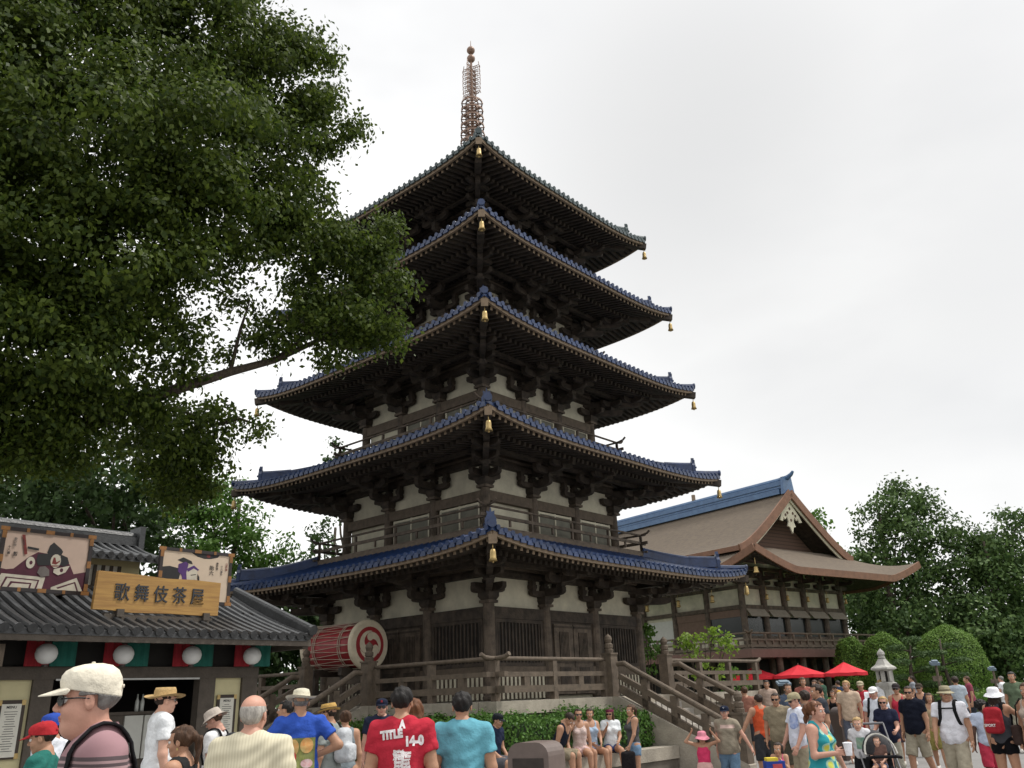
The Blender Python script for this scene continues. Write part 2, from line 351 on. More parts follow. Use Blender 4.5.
def railing(mb, x0, x1, y, z, h, corner_ext=.0, post=.09, step=1.0, rails=((.08, .13), (.42, .09)), m=0):
    """railing along x at fixed y, deck z"""
    n = max(1, round((x1 - x0) / step))
    mb.beam((x0 - corner_ext * .7, y, z + rails[0][0] + .03), (x1 + corner_ext * .7, y, z + rails[0][0] + .03), post, rails[0][1], m)
    mb.beam((x0 - corner_ext * .8, y, z + h * .56), (x1 + corner_ext * .8, y, z + h * .56), post * .8, rails[1][1], m)
    for j in range(n + 1):
        x = x0 + (x1 - x0) * j / n; mb.beam((x, y, z), (x, y, z + h - .04), post, post, m, up=(0, 1, 0))
    for j in range(n):
        x = x0 + (x1 - x0) * (j + .5) / n; mb.beam((x, y, z + .1), (x, y, z + h * .56), post * .8, post * .8, m, up=(0, 1, 0))
    pts = [(x0, y, z + h), (x1, y, z + h)]
    if corner_ext:
        c = corner_ext; pts = [(x0 - c * 1.15, y, z + h + c * .38), (x0 - c * .85, y, z + h + c * .14), (x0 - c * .45, y, z + h + .02), (x0, y, z + h)] + [(x1, y, z + h), (x1 + c * .45, y, z + h + .02), (x1 + c * .85, y, z + h + c * .14), (x1 + c * 1.15, y, z + h + c * .38)]
    mb.tube(pts, post * .5, 8, m)

for i in range(5):
    w = WL[i]; z0 = ZB[i]; b0 = HB[i] - .86; ztop = HB[i] + .42
    core = MB(); c = w - .1; core.box(-c, c, -c, c, z0 - .5 if i else z0, ztop)
    wall = core.build('wall', PLAST, P)
    cols = sorted({-w, -w / 3, w / 3, w})
    for k in range(4):
        for x in cols[:3]:
            cm = MB(); cm.M = rz4(k)
            rr = .155 if i == 0 else .135
            cm.tube([(x, -w, z0), (x, -w, b0 - .06)], [rr, rr * .93], 14); cm.lathe([(rr * 1.15, 0), (rr * 1.3, .05), (rr * 1.3, .1), (rr, .14)], (x, -w, z0), 14) if i == 0 else None
            cm.box(x - .17, x + .17, -w - .17, -w + .17, b0 - .07, b0 - .002)
            cm.build('column', WOOD2, wall, False)
        for x in cols[1:3]:
            bm_ = bracket_mesh(b0, w, 1.55 if i < 4 else 1.2); M_ = rz4(k) @ Matrix.Translation((x, 0, 0))
            bm_.v = [tuple(M_ @ Vector(p)) for p in bm_.v]; bm_.build('bracket', WOOD, wall)
        cb = corner_bracket(b0, w, 1.5 if i < 4 else 1.25); M_ = rz4(k); cb.v = [tuple(M_ @ Vector(p)) for p in cb.v]; cb.build('bracket', WOOD, wall)
        # tie beams, stripes and purlins
        tb = MB(); tb.M = rz4(k); ys = -w + .02
        for za, zb_, pr in ((b0 + .60, b0 + .72, .05), (b0 + .79, b0 + .85, .07), (b0 + .95, b0 + 1.01, .09)): tb.box(-w, w, ys - pr - .06, ys + .12, za, zb_, 0 if pr == .05 else 1)
        tb.box(-w + .01, w - .01, -w - .03, -w + .11, b0 + .721, HB[i] + .40, 0)
        for r_, zz in ((.6, .76), (1.08, .86)):
            tb.box(-w - r_, w + r_, -w - r_ - .07, -w - r_ + .07, b0 + zz, b0 + zz + .14, 0)
        if i == 0:
            tb.box(-w, w, -w - .07, -w + .12, 3.46, 3.74, 0); tb.box(-w, w, -w - .09, -w + .12, 3.86 + .1, b0 - .001 + .0, 1) if b0 > 4.1 else None
            tb.box(-w, w, -w - .06, -w + .12, 2.10, 2.32, 1); pass
        else:
            tb.box(-w, w, -w - .07, -w + .12, z0 + .88, z0 + 1.15, 1); tb.box(-w, w, -w - .06, -w + .12, z0 + .02, z0 + .16, 1)
        tb.build('tie_beams', [WOOD, WOODL], wall)
        if i == 0:
            for (x0, x1, dr) in ((-w, -w / 3, 0), (-w / 3, w / 3, 1), (w / 3, w, 0)):
                q = MB(); q.M = rz4(k); xa, xb = x0 + .17, x1 - .17
                if not dr:
                    q.box(xa, xb, -w - .0, -w + .11, 2.32, 3.46, 0)
                    q.box(xa, xa + .09, -w - .05, -w - .001, 2.325, 3.455, 1); q.box(xb - .09, xb, -w - .05, -w - .001, 2.325, 3.455, 1); q.box(xa + .09, xb - .09, -w - .05, -w - .001, 3.37, 3.455, 1); q.box(xa + .09, xb - .09, -w - .05, -w - .001, 2.325, 2.41, 1)
                    n = 13
                    for j in range(n): x = xa + .14 + (xb - xa - .28) * j / (n - 1); q.box(x - .022, x + .022, -w - .035, -w - .002, 2.41, 3.37, 1)
                    q.build('lattice_window', [BLACKW, WOOD], wall)
                    bp_ = MB(); bp_.M = rz4(k); bp_.box(xa - .02, xb + .02, -w - .04, -w + .1, 1.56, 2.1); bp_.build('base_panel', PLAST, wall); sp_ = MB(); sp_.M = rz4(k); n = 12
                    for j in range(n + 1): x = xa + (xb - xa) * j / n; sp_.box(x - .016, x + .016, -w - .075, -w - .041, 1.56, 2.1, 0)
                    sp_.build('base_slats', WOOD2, wall)
                else:
                    q.box(xa, xb, -w - .02, -w + .11, 1.6, 3.46, 0)
                    for s_ in (-1, 1):
                        c0 = s_ * .42
                        q.box(c0 - .4, c0 + .4, -w - .07, -w - .021, 1.63, 3.4, 1)
                        q.box(c0 - .2, c0 + .2, -w - .085, -w - .071, 2.5, 3.2, 2); q.box(c0 - .22, c0 + .22, -w - .085, -w - .071, 1.8, 2.3, 0)
                        for j in range(7): x = c0 - .18 + j * .06; q.box(x - .012, x + .012, -w - .1, -w - .086, 2.5, 3.2, 1)
                        for zz in (1.7, 2.4, 3.3): q.box(c0 - .4, c0 + .4, -w - .088, -w - .0701, zz, zz + .05, 0)
                    q.build('door', [WOOD, WOOD2, BLACKW], wall)
        else:
            for x0, x1 in ((-w, -w / 3), (-w / 3, w / 3), (w / 3, w)):
                q = MB(); q.M = rz4(k); xa, xb = x0 + .22, x1 - .22
                if x0 == -w: continue
                q.box(xa, xb, -w + .01, -w + .09, z0 + .2, z0 + .80, 1)
                for s_ in (xa, xb - .05, (xa + xb) / 2 - .025): q.box(s_, s_ + .05, -w - .01, -w + .1, z0 + .16, z0 + .88)
                q.box(xa + .001, xb - .001, -w - .012, -w + .1, z0 + .80, z0 + .86)
                q.build('window', [PLAST, mat('grey_shutter', (.17, .165, .13), .8, .15, 4)], wall)
    if i:
        wb = w + .66; bal = MB(); bal.box(-wb, wb, -wb, wb, z0 - .17, z0)
        bo = bal.build('balcony', WOODL, P)
        for k in range(4):
            rl = MB(); rl.M = rz4(k); railing(rl, -wb + .08, wb - .08, -wb + .08, z0, .56, .30, .065, 1.9, ((.0, .05), (.42, .085))); rl.build('railing', WOOD2, bo)
            bs = MB(); bs.M = rz4(k)
            for x in cols: bs.box(x - .06, x + .06, -wb + .02, -w, z0 - .3, z0 - .132)
            bs.build('deck_beams', WOOD, bo)
# spire
sp = MB(); sp.lathe([(.42, 0), (.5, .04), (.5, .16), (.36, .2), (.36, .5), (.44, .55), (.4, .6), (.3, .85), (.12, .98)], (0, 0, 18.42), 4)
sp.tube([(0, 0, 19.2), (0, 0, 24.5)], [.09, .045], 8); sp.tube([(0, 0, 24.5), (0, 0, 25.62)], [.045, .008], 6)
for z in (24.75, 25.15): sp.lathe([(.16 * math.sin(t * math.pi / 8) + .001, -.16 * math.cos(t * math.pi / 8)) for t in range(9)], (0, 0, z), 12)
spire = sp.build('spire', BRONZE, P)
for j in range(9):
    rg = MB(); z = 19.75 + j * .36; r_ = .50 - .012 * j; n = 20
    for a_, h_ in ((r_, .07), (r_ * .62, .05)):
        rg.grid([[(a_ * math.cos(2 * math.pi * q / n) , a_ * math.sin(2 * math.pi * q / n), z + s_ * h_) for q in range(n + 1)] for s_ in (-.5, .5)])
        rg.grid([[((a_ - .035) * math.cos(2 * math.pi * q / n), (a_ - .035) * math.sin(2 * math.pi * q / n), z + s_ * h_) for q in range(n + 1)] for s_ in (-.5, .5)])
        rg.grid([[((a_ - .035 * s_) * math.cos(2 * math.pi * q / n), (a_ - .035 * s_) * math.sin(2 * math.pi * q / n), z + .5 * h_) for q in range(n + 1)] for s_ in (0, 1)])
    for q in range(8): t = q * math.pi / 4; rg.beam((.05 * math.cos(t), .05 * math.sin(t), z), (r_ * math.cos(t), r_ * math.sin(t), z), .03, .03)
    for q in range(8): t = (q + .5) * math.pi / 4; rg.tube([(r_ * math.cos(t), r_ * math.sin(t), z), (r_ * 1.05 * math.cos(t), r_ * 1.05 * math.sin(t), z - .13)], [.012, .025], 5)
    rg.build('spire_ring', BRONZE, spire)
for k in range(4):
    fl = MB(); fl.M = Matrix.Rotation(k * math.pi / 2 + .3, 4, 'Z'); rnd = random.Random(4)
    for j in range(7):
        z = 23.0 + j * .2
        for q in range(3):
            c0 = .1 + q * .1; pts = [(c0 + .075 * math.cos(t) * (1 + .15 * t), 0, z + .1 * math.sin(t) + .03 * t) for t in [u * .7 for u in range(8)]]
            fl.tube(pts, .013, 5)
    fl.tube([(.06, 0, 22.9), (.34, 0, 23.1), (.37, 0, 23.6), (.35, 0, 24.2), (.31, 0, 24.5)], .014, 5)
    fl.build('flame_ornament', BRONZE, spire)

# ================================================================ terrace
T = 5.5; XR = 6.7
TR = thing('terrace', (CX, CY, 0), ROT, 'raised concrete terrace with coping carrying the pagoda', 'terrace')
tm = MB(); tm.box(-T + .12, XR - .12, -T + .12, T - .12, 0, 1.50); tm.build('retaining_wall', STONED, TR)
cp = MB()
def coping(x0, x1, y0, y1, L=2.2, axis=0):
    a0, a1 = (x0, x1) if axis == 0 else (y0, y1); n = max(1, round((a1 - a0) / L))
    for j in range(n):
        s0 = a0 + (a1 - a0) * j / n + .005; s1 = a0 + (a1 - a0) * (j + 1) / n - .005
        cp.box(s0, s1, y0, y1, 1.27, 1.53) if axis == 0 else cp.box(x0, x1, s0, s1, 1.27, 1.53)
coping(-T, -1.42, -T, -T + .5); coping(1.42, XR, -T, -T + .5); coping(-1.42, 1.42, -T, -T + .5)
coping(-T, -T + .5, -T + .51, -1.42, axis=1); coping(-T, -T + .5, -1.42, 1.42, axis=1); coping(-T, -T + .5, 1.42, T, axis=1)
coping(XR - .5, XR, -T + .51, T, axis=1); coping(-T + .51, XR - .51, T - .5, T)
cp.build('coping', STONE, TR)
dk = MB(); dk.box(-T + .505, XR - .505, -T + .505, T - .505, 1.48, 1.528); dk.build('deck', STEPM, TR)
def newel(mb, x, y, z, h=1.0, r=.135, m=0):
    mb.box(x - r, x + r, y - r, y + r, z, z + h, m); mb.box(x - r - .02, x + r + .02, y - r - .02, y + r + .02, z + h, z + h + .04, m)
    mb.lathe([(r * .8, 0), (r * .85, .08), (r * .6, .1), (r * .75, .12), (r * .78, .2), (r * .5, .23), (r * .55, .25), (r * .72, .31), (r * .6, .38), (r * .2, .43), (.01, .45)], (x, y, z + h + .04), 12, m)
for (x0, x1, k, ea, eb) in ((-T + .2, -1.44, 0, 1, 0), (1.44, XR - .2, 0, 0, 1), (1.44, T - .2, 3, 0, 1), (-T + .2, -1.44, 3, 1, 0)):
    rl = MB(); rl.M = rz4(k); y = -T + .2
    n = max(1, round((x1 - x0) / 1.95))
    xa = x0 - (.32 if ea else 0); xb = x1 + (.32 if eb else 0)
    zsh = .004 if k else 0
    rl.beam((xa, y, 1.53 + .23 + zsh), (xb, y, 1.53 + .23 + zsh), .13, .14, 0); rl.beam((xa, y, 1.53 + .53 + zsh), (xb, y, 1.53 + .53 + zsh), .12, .1, 0)
    rl.tube(([(x0 - .42, y, 2.46), (x0 - .3, y, 2.4), (x0 - .1, y, 2.38)] if ea else [(x0, y, 2.38)]) + ([(x1 + .1, y, 2.38), (x1 + .3, y, 2.4), (x1 + .42, y, 2.46)] if eb else [(x1, y, 2.38)]), .047, 10, 0)
    for j in range(n + 1): x = x0 + (x1 - x0) * j / n; rl.box(x - .07, x + .07, y - .069, y + .069, 1.53, 2.34, 0)
    for j in range(n): x = x0 + (x1 - x0) * (j + .5) / n; rl.box(x - .09, x + .09, y - .055, y + .055, 1.75, 2.02, 0)
    rl.build('railing', WOODL, TR)
def stairs(k, label):
    S_ = thing('staircase', (CX, CY, 0), ROT + k * math.pi / 2, label, 'staircase', 'staircases up to the pagoda terrace')
    st = MB(); n = 9; run = .335; hw = 1.12
    for j in range(n): z1 = 1.53 - .17 * j - .17; y = -T - run * j
        # each tread runs on to the foot so that risers are solid
    for j in range(8): z1 = 1.53 - .17 * (j + 1); st.box(-hw, hw, -T - run * (j + 1), -T - run * j - .001, 0, z1)
    st.build('steps', STEPM, S_)
    for s_ in (-1, 1):
        sg = MB(); x = s_ * 1.27
        pl = [(-T + 0, 1.53), (-T, 0), (-T - 3.35, 0), (-T - 3.35, .1), (-T - .15, 1.53)]
        sg.prism(pl, (x, 0, 0), (0, 1, 0), (0, 0, 1), .3); sg.build('stringer', STONE, S_)
        hr = MB(); sl_ = -.508; f = lambda D, o_: (x, -D, 1.53 + o_ + sl_ * (D - T - .16) )
        hr.tube([(x, -T - .1, 2.26), (x, -T - .3, 2.27), f(6.0, .77 + .02), f(8.5, .77)], .062, 10, 0)
        hr.beam(f(5.65, .45), f(8.55, .45), .12, .12); hr.beam(f(5.65, .17), f(8.55, .17), .13, .17)
        for D in (6.35, 7.1, 7.85): hr.box(x - .065, x + .065, -D - .08, -D + .08, f(D, .05)[2], f(D, .7)[2])
        for j in range(18): D = 5.85 + j * .15; hr.tube([f(D, .2), f(D, .45)], .011, 4)
        hr.build('handrail', WOODL, S_)
        for D, z, h in ((T - .12 + .0, 1.53, .96), (8.68, 0, 1.08)):
            nw = MB(); newel(nw, x, -D, z, h); nw.build('newel_post', WOODL, S_)
    return S_
stairs(0, 'staircase with timber handrails leading down the right front of the pagoda terrace')
stairs(3, 'darker staircase beside the big red drum at the left of the pagoda terrace')
# drum
DR = thing('drum', (*pg(-4.45, .0), 1.53), ROT, 'huge red barrel drum with rope lacing and cream swirl drumhead on the terrace', 'drum')
RED = mat('red_lacquer', (.33, .022, .028), .45, .15, 5); CRM = mat('drum_skin', (.68, .6, .45), .6, .08, 6); ROPE = mat('drum_rope', (.5, .42, .33), .9)
b = MB(); prof = [(.50, 0), (.545, .25), (.57, .6), (.58, 1.0), (.57, 1.4), (.545, 1.75), (.5, 2.0)]
Mx = Matrix.Translation((0, -.05, 1.47)) @ Matrix.Rotation(-math.pi / 2, 4, 'X')
b.M = Mx; b.lathe(prof, (0, 0, 0), 36); b.build('barrel', RED, DR, True)
for z in (-.05, 1.99):
    b = MB(); b.M = Mx; b.lathe([(.5, 0), (.6, .0), (.63, .03), (.63, .1), (.59, .13), (.5, .13)], (0, 0, z - .04), 36); b.build('rim', CRM, DR)
b = MB(); b.M = Mx
for j in range(20):
    t0 = 2 * math.pi * j / 20; 
    for t1 in (t0 + math.pi / 20, t0 - math.pi / 20):
        b.tube([(.61 * math.cos(t0), .61 * math.sin(t0), .05), (.6 * math.cos((t0 * 3 + t1) / 4), .6 * math.sin((t0 * 3 + t1) / 4), .5), (.6 * math.cos((t0 + t1 * 3) / 4), .6 * math.sin((t0 + t1 * 3) / 4), 1.4), (.61 * math.cos(t1), .61 * math.sin(t1), 1.98)], .008, 4)
for z in (.42, .5, 1.5, 1.58): b.tube([(.588 * math.cos(t * math.pi / 18), .588 * math.sin(t * math.pi / 18), z) for t in range(37)], .012, 5)
b.build('lacing', ROPE, DR)
hd = MB(); n = 40
hd.M = Mx; hd.tube([(0, 0, -.10), (0, 0, -.091)], .585, n, 0); hd.tube([(0, 0, -.108), (0, 0, -.101)], .45, n, 1)
for q in range(3):      # three comma swirl
    a0 = q * 2 * math.pi / 3 + .5; outer = []; inner = []
    for t in range(19):
        u = t / 18; ang = a0 + u * 2.3; rc = .20 + .14 * u ** .7; hw = .10 * (1 - u) ** .75 + .004; outer.append(((rc + hw) * math.cos(ang), (rc + hw) * math.sin(ang))); inner.append(((rc - hw) * math.cos(ang), (rc - hw) * math.sin(ang)))
    for t in range(18):
        hd.add([(outer[t][0], outer[t][1], -.112), (outer[t + 1][0], outer[t + 1][1], -.112), (inner[t + 1][0], inner[t + 1][1], -.112), (inner[t][0], inner[t][1], -.112)], [(0, 3, 2, 1)], 0)
    hx, hy = .20 * math.cos(a0), .20 * math.sin(a0)
    hd.add([(hx + .10 * math.cos(v * math.pi / 12), hy + .10 * math.sin(v * math.pi / 12), -.114 - .001 * q) for v in range(24)], [tuple(range(24))[::-1]], 0)
hd.build('drumhead', [CRM, RED], DR)
b = MB()
for y in (.35, 1.5):
    b.box(-.55, .55, y - .07, y + .07, .75, .93); b.box(-.5, -.38, y - .06, y + .06, 0, .75); b.box(.38, .5, y - .06, y + .06, 0, .75)
b.box(-.49, -.39, .3, 1.55, .3, .4); b.box(.39, .49, .3, 1.55, .3, .4); b.build('stand', WOOD, DR)
# planter seat wall and hedge in front of the terrace
PW = thing('seat_wall', (CX, CY, 0), ROT, 'low concrete seat wall in front of the clipped hedge', 'wall')
q = MB(); path = [(-1.45, -7.0), (-2.6, -6.98), (-4.0, -6.92), (-5.6, -6.95), (-6.6, -6.8), (-7.15, -6.2), (-7.25, -5.2), (-7.2, -3.5), (-7.15, -1.5)]
def ribbon(mb, path, w_, z0, z1, m=0):
    n = len(path); L_, R_ = [], []
    for j in range(n):
        p0 = np.array(path[max(j - 1, 0)]); p1 = np.array(path[min(j + 1, n - 1)]); d = p1 - p0; d = d / np.linalg.norm(d); nn = np.array([-d[1], d[0]]); p_ = np.array(path[j])
        L_.append(p_ + nn * w_ / 2); R_.append(p_ - nn * w_ / 2)
    for j in range(n - 1):
        vs_ = [(*L_[j], z0), (*L_[j + 1], z0), (*R_[j + 1], z0), (*R_[j], z0), (*L_[j], z1), (*L_[j + 1], z1), (*R_[j + 1], z1), (*R_[j], z1)]
        mb.add(vs_, [(4, 5, 6, 7)[::-1] if False else (4, 7, 6, 5), (0, 1, 2, 3), (0, 4, 5, 1), (2, 6, 7, 3)] + ([(0, 3, 7, 4)] if j == 0 else []) + ([(1, 5, 6, 2)] if j == n - 2 else []), m)
ribbon(q, path, .42, .22, .47); q.build('seat_slab', STONE, PW)
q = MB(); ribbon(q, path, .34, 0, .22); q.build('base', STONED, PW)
# ================================================================ hall on the right
HR = R(37); HX, HY = 11.49, 45.0
H = thing('hall', (HX, HY, 0), HR, 'large Japanese hall with brown shingled hip-and-gable roof, blue ridge and balcony', 'hall')
SHING = mat('brown_shingle', (.135, .106, .074), .95, .18, 3.0, .9, 9, col2=(.095, .073, .056), stretch=(1, 1, 3.5)); FASC = mat('orange_brown_fascia', (.19, .092, .052), .65, .15, 3)
BLUE2 = mat('faded_blue_tile', (.09, .17, .30), .4, .2, 3, .2, 20, col2=(.05, .10, .2)); LOUV = banded('gable_boards', (.12, .07, .05), (.07, .042, .032), 5, .25, 2)
GLS = mat('dark_glass', (.02, .024, .024), .12, .1); BLIND = mat('pale_blind', (.30, .26, .21), .8, .1); DOORW = mat('hall_white_panel', (.6, .6, .55), .8, .04)
Wd, Ln = 8.8, 24.
EX0, EX1, EY0, EY1 = -2.7, 12.1, -3.3, 27.5
def skirtz(x, y):     # lower roof surface height: eaves at the rectangle, rising inwards
    dx = min(x - EX0, EX1 - x); dy = min(y - EY0, EY1 - y); d = min(dx, dy)
    z = 7.15 + d * .42 + .03 * d * d
    lx = max(0, 1 - max(0, dx) / 3.2); ly = max(0, 1 - max(0, dy) / 3.2); return z + .95 * (lx * ly) ** 1.3
def skirt_side(mb, side, depth, t):
    rows = []
    for a_ in range(9):
        d = depth * (1 - a_ / 8); row = []
        for j in range(61):
            u = j / 60
            u = .5 - .5 * math.cos(u * math.pi)
            if side == 0: x = EX0 + d + (EX1 - EX0 - 2 * d) * u; y = EY0 + d
            elif side == 1: x = EX1 - d; y = EY0 + d + (EY1 - EY0 - 2 * d) * u
            elif side == 2: x = EX1 - d - (EX1 - EX0 - 2 * d) * u; y = EY1 - d
            else: x = EX0 + d; y = EY1 - d - (EY1 - EY0 - 2 * d) * u
            row.append((x, y, skirtz(x, y)))
        rows.append(row[::-1])
    mb.sheet(rows, t, 0, 1)
sk = MB()
for s_ in range(4): skirt_side(sk, s_, 3.1, .16)
rfo = sk.build('lower_roof', [SHING, WOOD], H)
fb = MB()
for s_ in range(4):
    pts = []
    for j in range(61):
        u = .5 - .5 * math.cos(j / 60 * math.pi); o_ = .03
        q = [(EX0 + (EX1 - EX0) * u, EY0 - o_), (EX1 + o_, EY0 + (EY1 - EY0) * u), (EX1 - (EX1 - EX0) * u, EY1 + o_), (EX0 - o_, EY1 - (EY1 - EY0) * u)][s_]
        pts.append((q[0], q[1], skirtz(min(max(q[0], EX0), EX1), min(max(q[1], EY0), EY1))))
    for p_, q_ in zip(pts, pts[1:]): fb.beam((p_[0], p_[1], p_[2] - .14), (q_[0], q_[1], q_[2] - .14), .09, .36)
fb.build('fascia', FASC, rfo)
rf = MB()
for j in range(int((EX1 - EX0) / .3)):
    x = EX0 + .2 + j * .3; d0 = min(x - EX0, EX1 - x, 3.2)
    rf.beam((x, EY0 + max(.15, 0), skirtz(x, EY0 + .1) - .3), (x, EY0 + max(.3, d0), skirtz(x, EY0 + max(.3, d0)) - .3), .1, .12)
for j in range(int((EY1 - EY0) / .3)):
    y = EY0 + .2 + j * .3; d0 = min(y - EY0, 3.2)
    rf.beam((EX0 + .15, y, skirtz(EX0 + .1, y) - .3), (EX0 + max(.3, d0), y, skirtz(EX0 + max(.3, d0), y) - .3), .1, .12)
rf.build('rafters', WOOD, rfo)
# upper gabled roof
XM, XH, ZA, ZF, Y0g, Y1g = 4.4, 5.0, 12.05, 8.45, -.75, 23.5
gz = lambda s_: ZF + (ZA - ZF) * (1 - s_) ** 1.18 + .12 * s_ ** 6
ur = MB()
for sg in (-1, 1):
    rows = [[(XM + sg * XH * s_, y, gz(s_)) for s_ in [q / 12 for q in range(13)]] for y in (Y0g, Y1g)]
    ur.sheet(rows if sg < 0 else [r_ for r_ in rows[::-1]], .22, 0, 1)
uo = ur.build('upper_roof', [SHING, WOOD], H)
bb = MB()
for sg in (-1, 1):
    pts = [(XM + sg * (XH + .05) * s_, gz(s_)) for s_ in [q / 14 for q in range(15)]]
    for (xa, za), (xb, zb) in zip(pts, pts[1:]):
        bb.beam((xa, Y0g - .06, za - .18), (xb, Y0g - .06, zb - .18), .1, .46, 0)
        bb.beam((xa, Y0g + .08, za - .5), (xb, Y0g + .08, zb - .5), .06, .2, 1)
    bb.beam((XM + sg * (XH + .02), Y0g, gz(1) - .12), (XM + sg * (XH + .02), Y1g, gz(1) - .12), .1, .26, 0)
bb.build('barge_board', [FASC, PLAST], uo)
gw = MB(); gp = [(XM + sg * XH * .93 * s_, gz(s_ * .95) - .42) for sg, ss in ((-1, [1, .8, .6, .4, .2, 0]), (1, [.2, .4, .6, .8, 1])) for s_ in ss]
gp = [(XM - 4.6, 8.0)] + gp + [(XM + 4.6, 8.0)]
gw.prism(gp[::-1], (0, .75, 0), (1, 0, 0), (0, 0, 1), .2); gw.build('gable_wall', LOUV, H)
gc = MB(); cc_ = [(0, 0), (.75, -.9), (.95, -1.25), (.7, -1.3), (.62, -1.05), (.5, -1.2), (.3, -1.0), (.22, -1.3), (.34, -1.55), (.15, -1.6), (0, -1.95)]
cc_ = cc_ + [(-x, y) for x, y in cc_[-2:0:-1]]
gc.prism([(x * 1.05, y * 1.0) for x, y in cc_[::-1]], (XM, Y0g + .2, 11.55), (1, 0, 0), (0, 0, 1), .08, 0)
for x, z in ((0, -.5), (.22, -.75), (-.22, -.75), (0, -1.15), (.4, -.88), (-.4, -.88)): gc.tube([(XM + x * 1.1, Y0g + .145, 11.5 + z), (XM + x * 1.1, Y0g + .155, 11.5 + z)], .085, 10, 1)
gc.build('gable_ornament', [PLAST, LOUV], H)
rd = MB(); rd.box(XM - .45, XM + .45, Y0g + .35, Y1g, 11.85, 12.15, 0); rd.box(XM - .3, XM + .3, Y0g + .2, Y1g, 12.15, 12.62, 0); rd.box(XM - .36, XM + .36, Y0g + .05, Y1g, 12.35, 12.43, 0); rd.box(XM - .36, XM + .36, Y0g + .1, Y1g, 12.2, 12.26, 0)
rd.tube([(XM, Y0g - .45, 13.05), (XM, Y0g - .3, 12.9), (XM, Y0g - .05, 12.77), (XM, Y0g + .6, 12.7), (XM, Y1g, 12.7)], [.07, .11, .15, .16, .16], 8, 0)
rd.prism([(-.5, -.5), (.5, -.5), (.36, .5), (-.36, .5)], (XM, Y0g + .1, 12.3), (1, 0, 0), (0, 0, 1), .2, 0)
rd.build('ridge', BLUE2, uo)
ft = MB(); ft.tube([(XM, 6.3, 12.8), (XM, 6.3, 13.2)], .12, 8); ft.build('finial', TAN, uo)
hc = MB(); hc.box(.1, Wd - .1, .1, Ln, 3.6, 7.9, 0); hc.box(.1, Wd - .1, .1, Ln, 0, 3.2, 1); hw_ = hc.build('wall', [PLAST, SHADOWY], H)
hb = MB()
for za, zb in ((5.48, 5.68), (6.52, 6.68), (7.1, 7.2), (7.5, 7.66)): hb.box(-.06, Wd + .06, -.06, .14, za, zb); hb.box(-.06, .14, .141, Ln, za, zb)
hb.box(-.05, Wd + .05, -.05, .141, 4.0, 4.12)
hb.build('tie_beams', WOOD2, hw_)
bays = [0, 1.76, 3.52, 5.28, 7.04, 8.8]
for x in bays:
    q = MB(); q.tube([(x, 0, 0), (x, 0, 7.6)], .17, 12); q.build('column', WOOD2, hw_)
for y in (2.4, 4.8, 7.2, 9.6, 12, 14.4, 16.8, 19.2):
    q = MB(); q.tube([(0, y, 0), (0, y, 7.6)], .15, 12); q.build('column', WOOD2, hw_)
def hbr(x, y, ux, uo_):
    q = MB(); arm(q, (x, y, 6.72), ux, 1.2, .22, .2); arm(q, (x + uo_[0] * .3, y + uo_[1] * .3, 6.95), uo_, 1.3, .22, .18); arm(q, (x + uo_[0] * .7, y + uo_[1] * .7, 7.12), ux, 1.1, .18, .16); q.build('bracket', WOOD, hw_)
for x in bays: hbr(x, -.05, (1, 0, 0), (0, -1, 0))
for y in (2.4, 4.8, 7.2, 9.6, 12): hbr(-.05, y, (0, 1, 0), (-1, 0, 0))
for x0, x1 in zip(bays, bays[1:]):
    q = MB(); q.box(x0 + .18, x1 - .18, .03, .11, 4.12, 5.1, 0); q.build('window', GLS, hw_)
    q = MB(); q.add([(x0 + .14, -.1, 5.47), (x1 - .14, -.1, 5.47), (x1 - .14, -.42, 5.08), (x0 + .14, -.42, 5.08), (x0 + .14, -.07, 5.47), (x1 - .14, -.07, 5.47), (x1 - .14, -.39, 5.06), (x0 + .14, -.39, 5.06)], [(0, 3, 2, 1), (4, 5, 6, 7), (3, 7, 6, 2), (0, 4, 7, 3), (1, 2, 6, 5)]); q.build('awning', BLIND, hw_)
for y0, y1, kd in ((0, 2.4, 0), (2.4, 4.8, 1), (4.8, 7.2, 2), (7.2, 9.6, 3), (9.6, 12, 1)):
    q = MB(); q.box(.02, .11, y0 + .16, y1 - .16, 4.1, 5.1 if kd != 2 else 5.3); q.build('window' if kd in (0, 3) else 'panel', [GLS, mat('brown_panel', (.17, .11, .08), .8, .1), DOORW, GLS][kd], hw_)
    if kd in (0, 1, 3): q = MB(); q.box(-.02, .1, y0 + .16, y1 - .16, 5.1, 5.46); q.build('transom', mat('brown_panel', (.17, .11, .08), .8, .1), hw_)
bo = MB(); bo.box(-1.9, Wd + 1.2, -1.7, .0, 3.14, 3.42, 0); bo.box(-1.9, 0, 0, Ln, 3.14, 3.42, 0); bo.box(-1.96, Wd + 1.26, -1.76, -1.701, 2.98, 3.36, 1); bo.box(-1.96, -1.901, -1.7, Ln, 2.98, 3.36, 1)
for x in [-1.2 + j * 1.1 for j in range(10)]: bo.box(x - .08, x + .08, -1.6, 0, 2.95, 3.139, 0)
bl = bo.build('balcony', [WOOD2, mat('red_brown_skirt', (.14, .075, .06), .8, .1)], H)
r1 = MB(); railing(r1, -1.6, Wd + .9, -1.5, 3.42, .72, .3, .1, 1.15); r1.box(-1.6, Wd + .9, -1.46, -1.43, 3.5, 3.85); r1.build('railing', WOODL, bl)
r2 = MB(); r2.M = Matrix.Rotation(-math.pi / 2, 4, 'Z') ; railing(r2, -Ln, 1.4, -1.7, 3.42, .72, .3, .1, 1.2); r2.build('railing', WOODL, bl)
for j in range(7):
    q = MB(); q.tube([(-1.2 + j * 1.9, -1.3, 0), (-1.2 + j * 1.9, -1.3, 3.15)], .16, 10); q.build('post', WOOD2, bl)
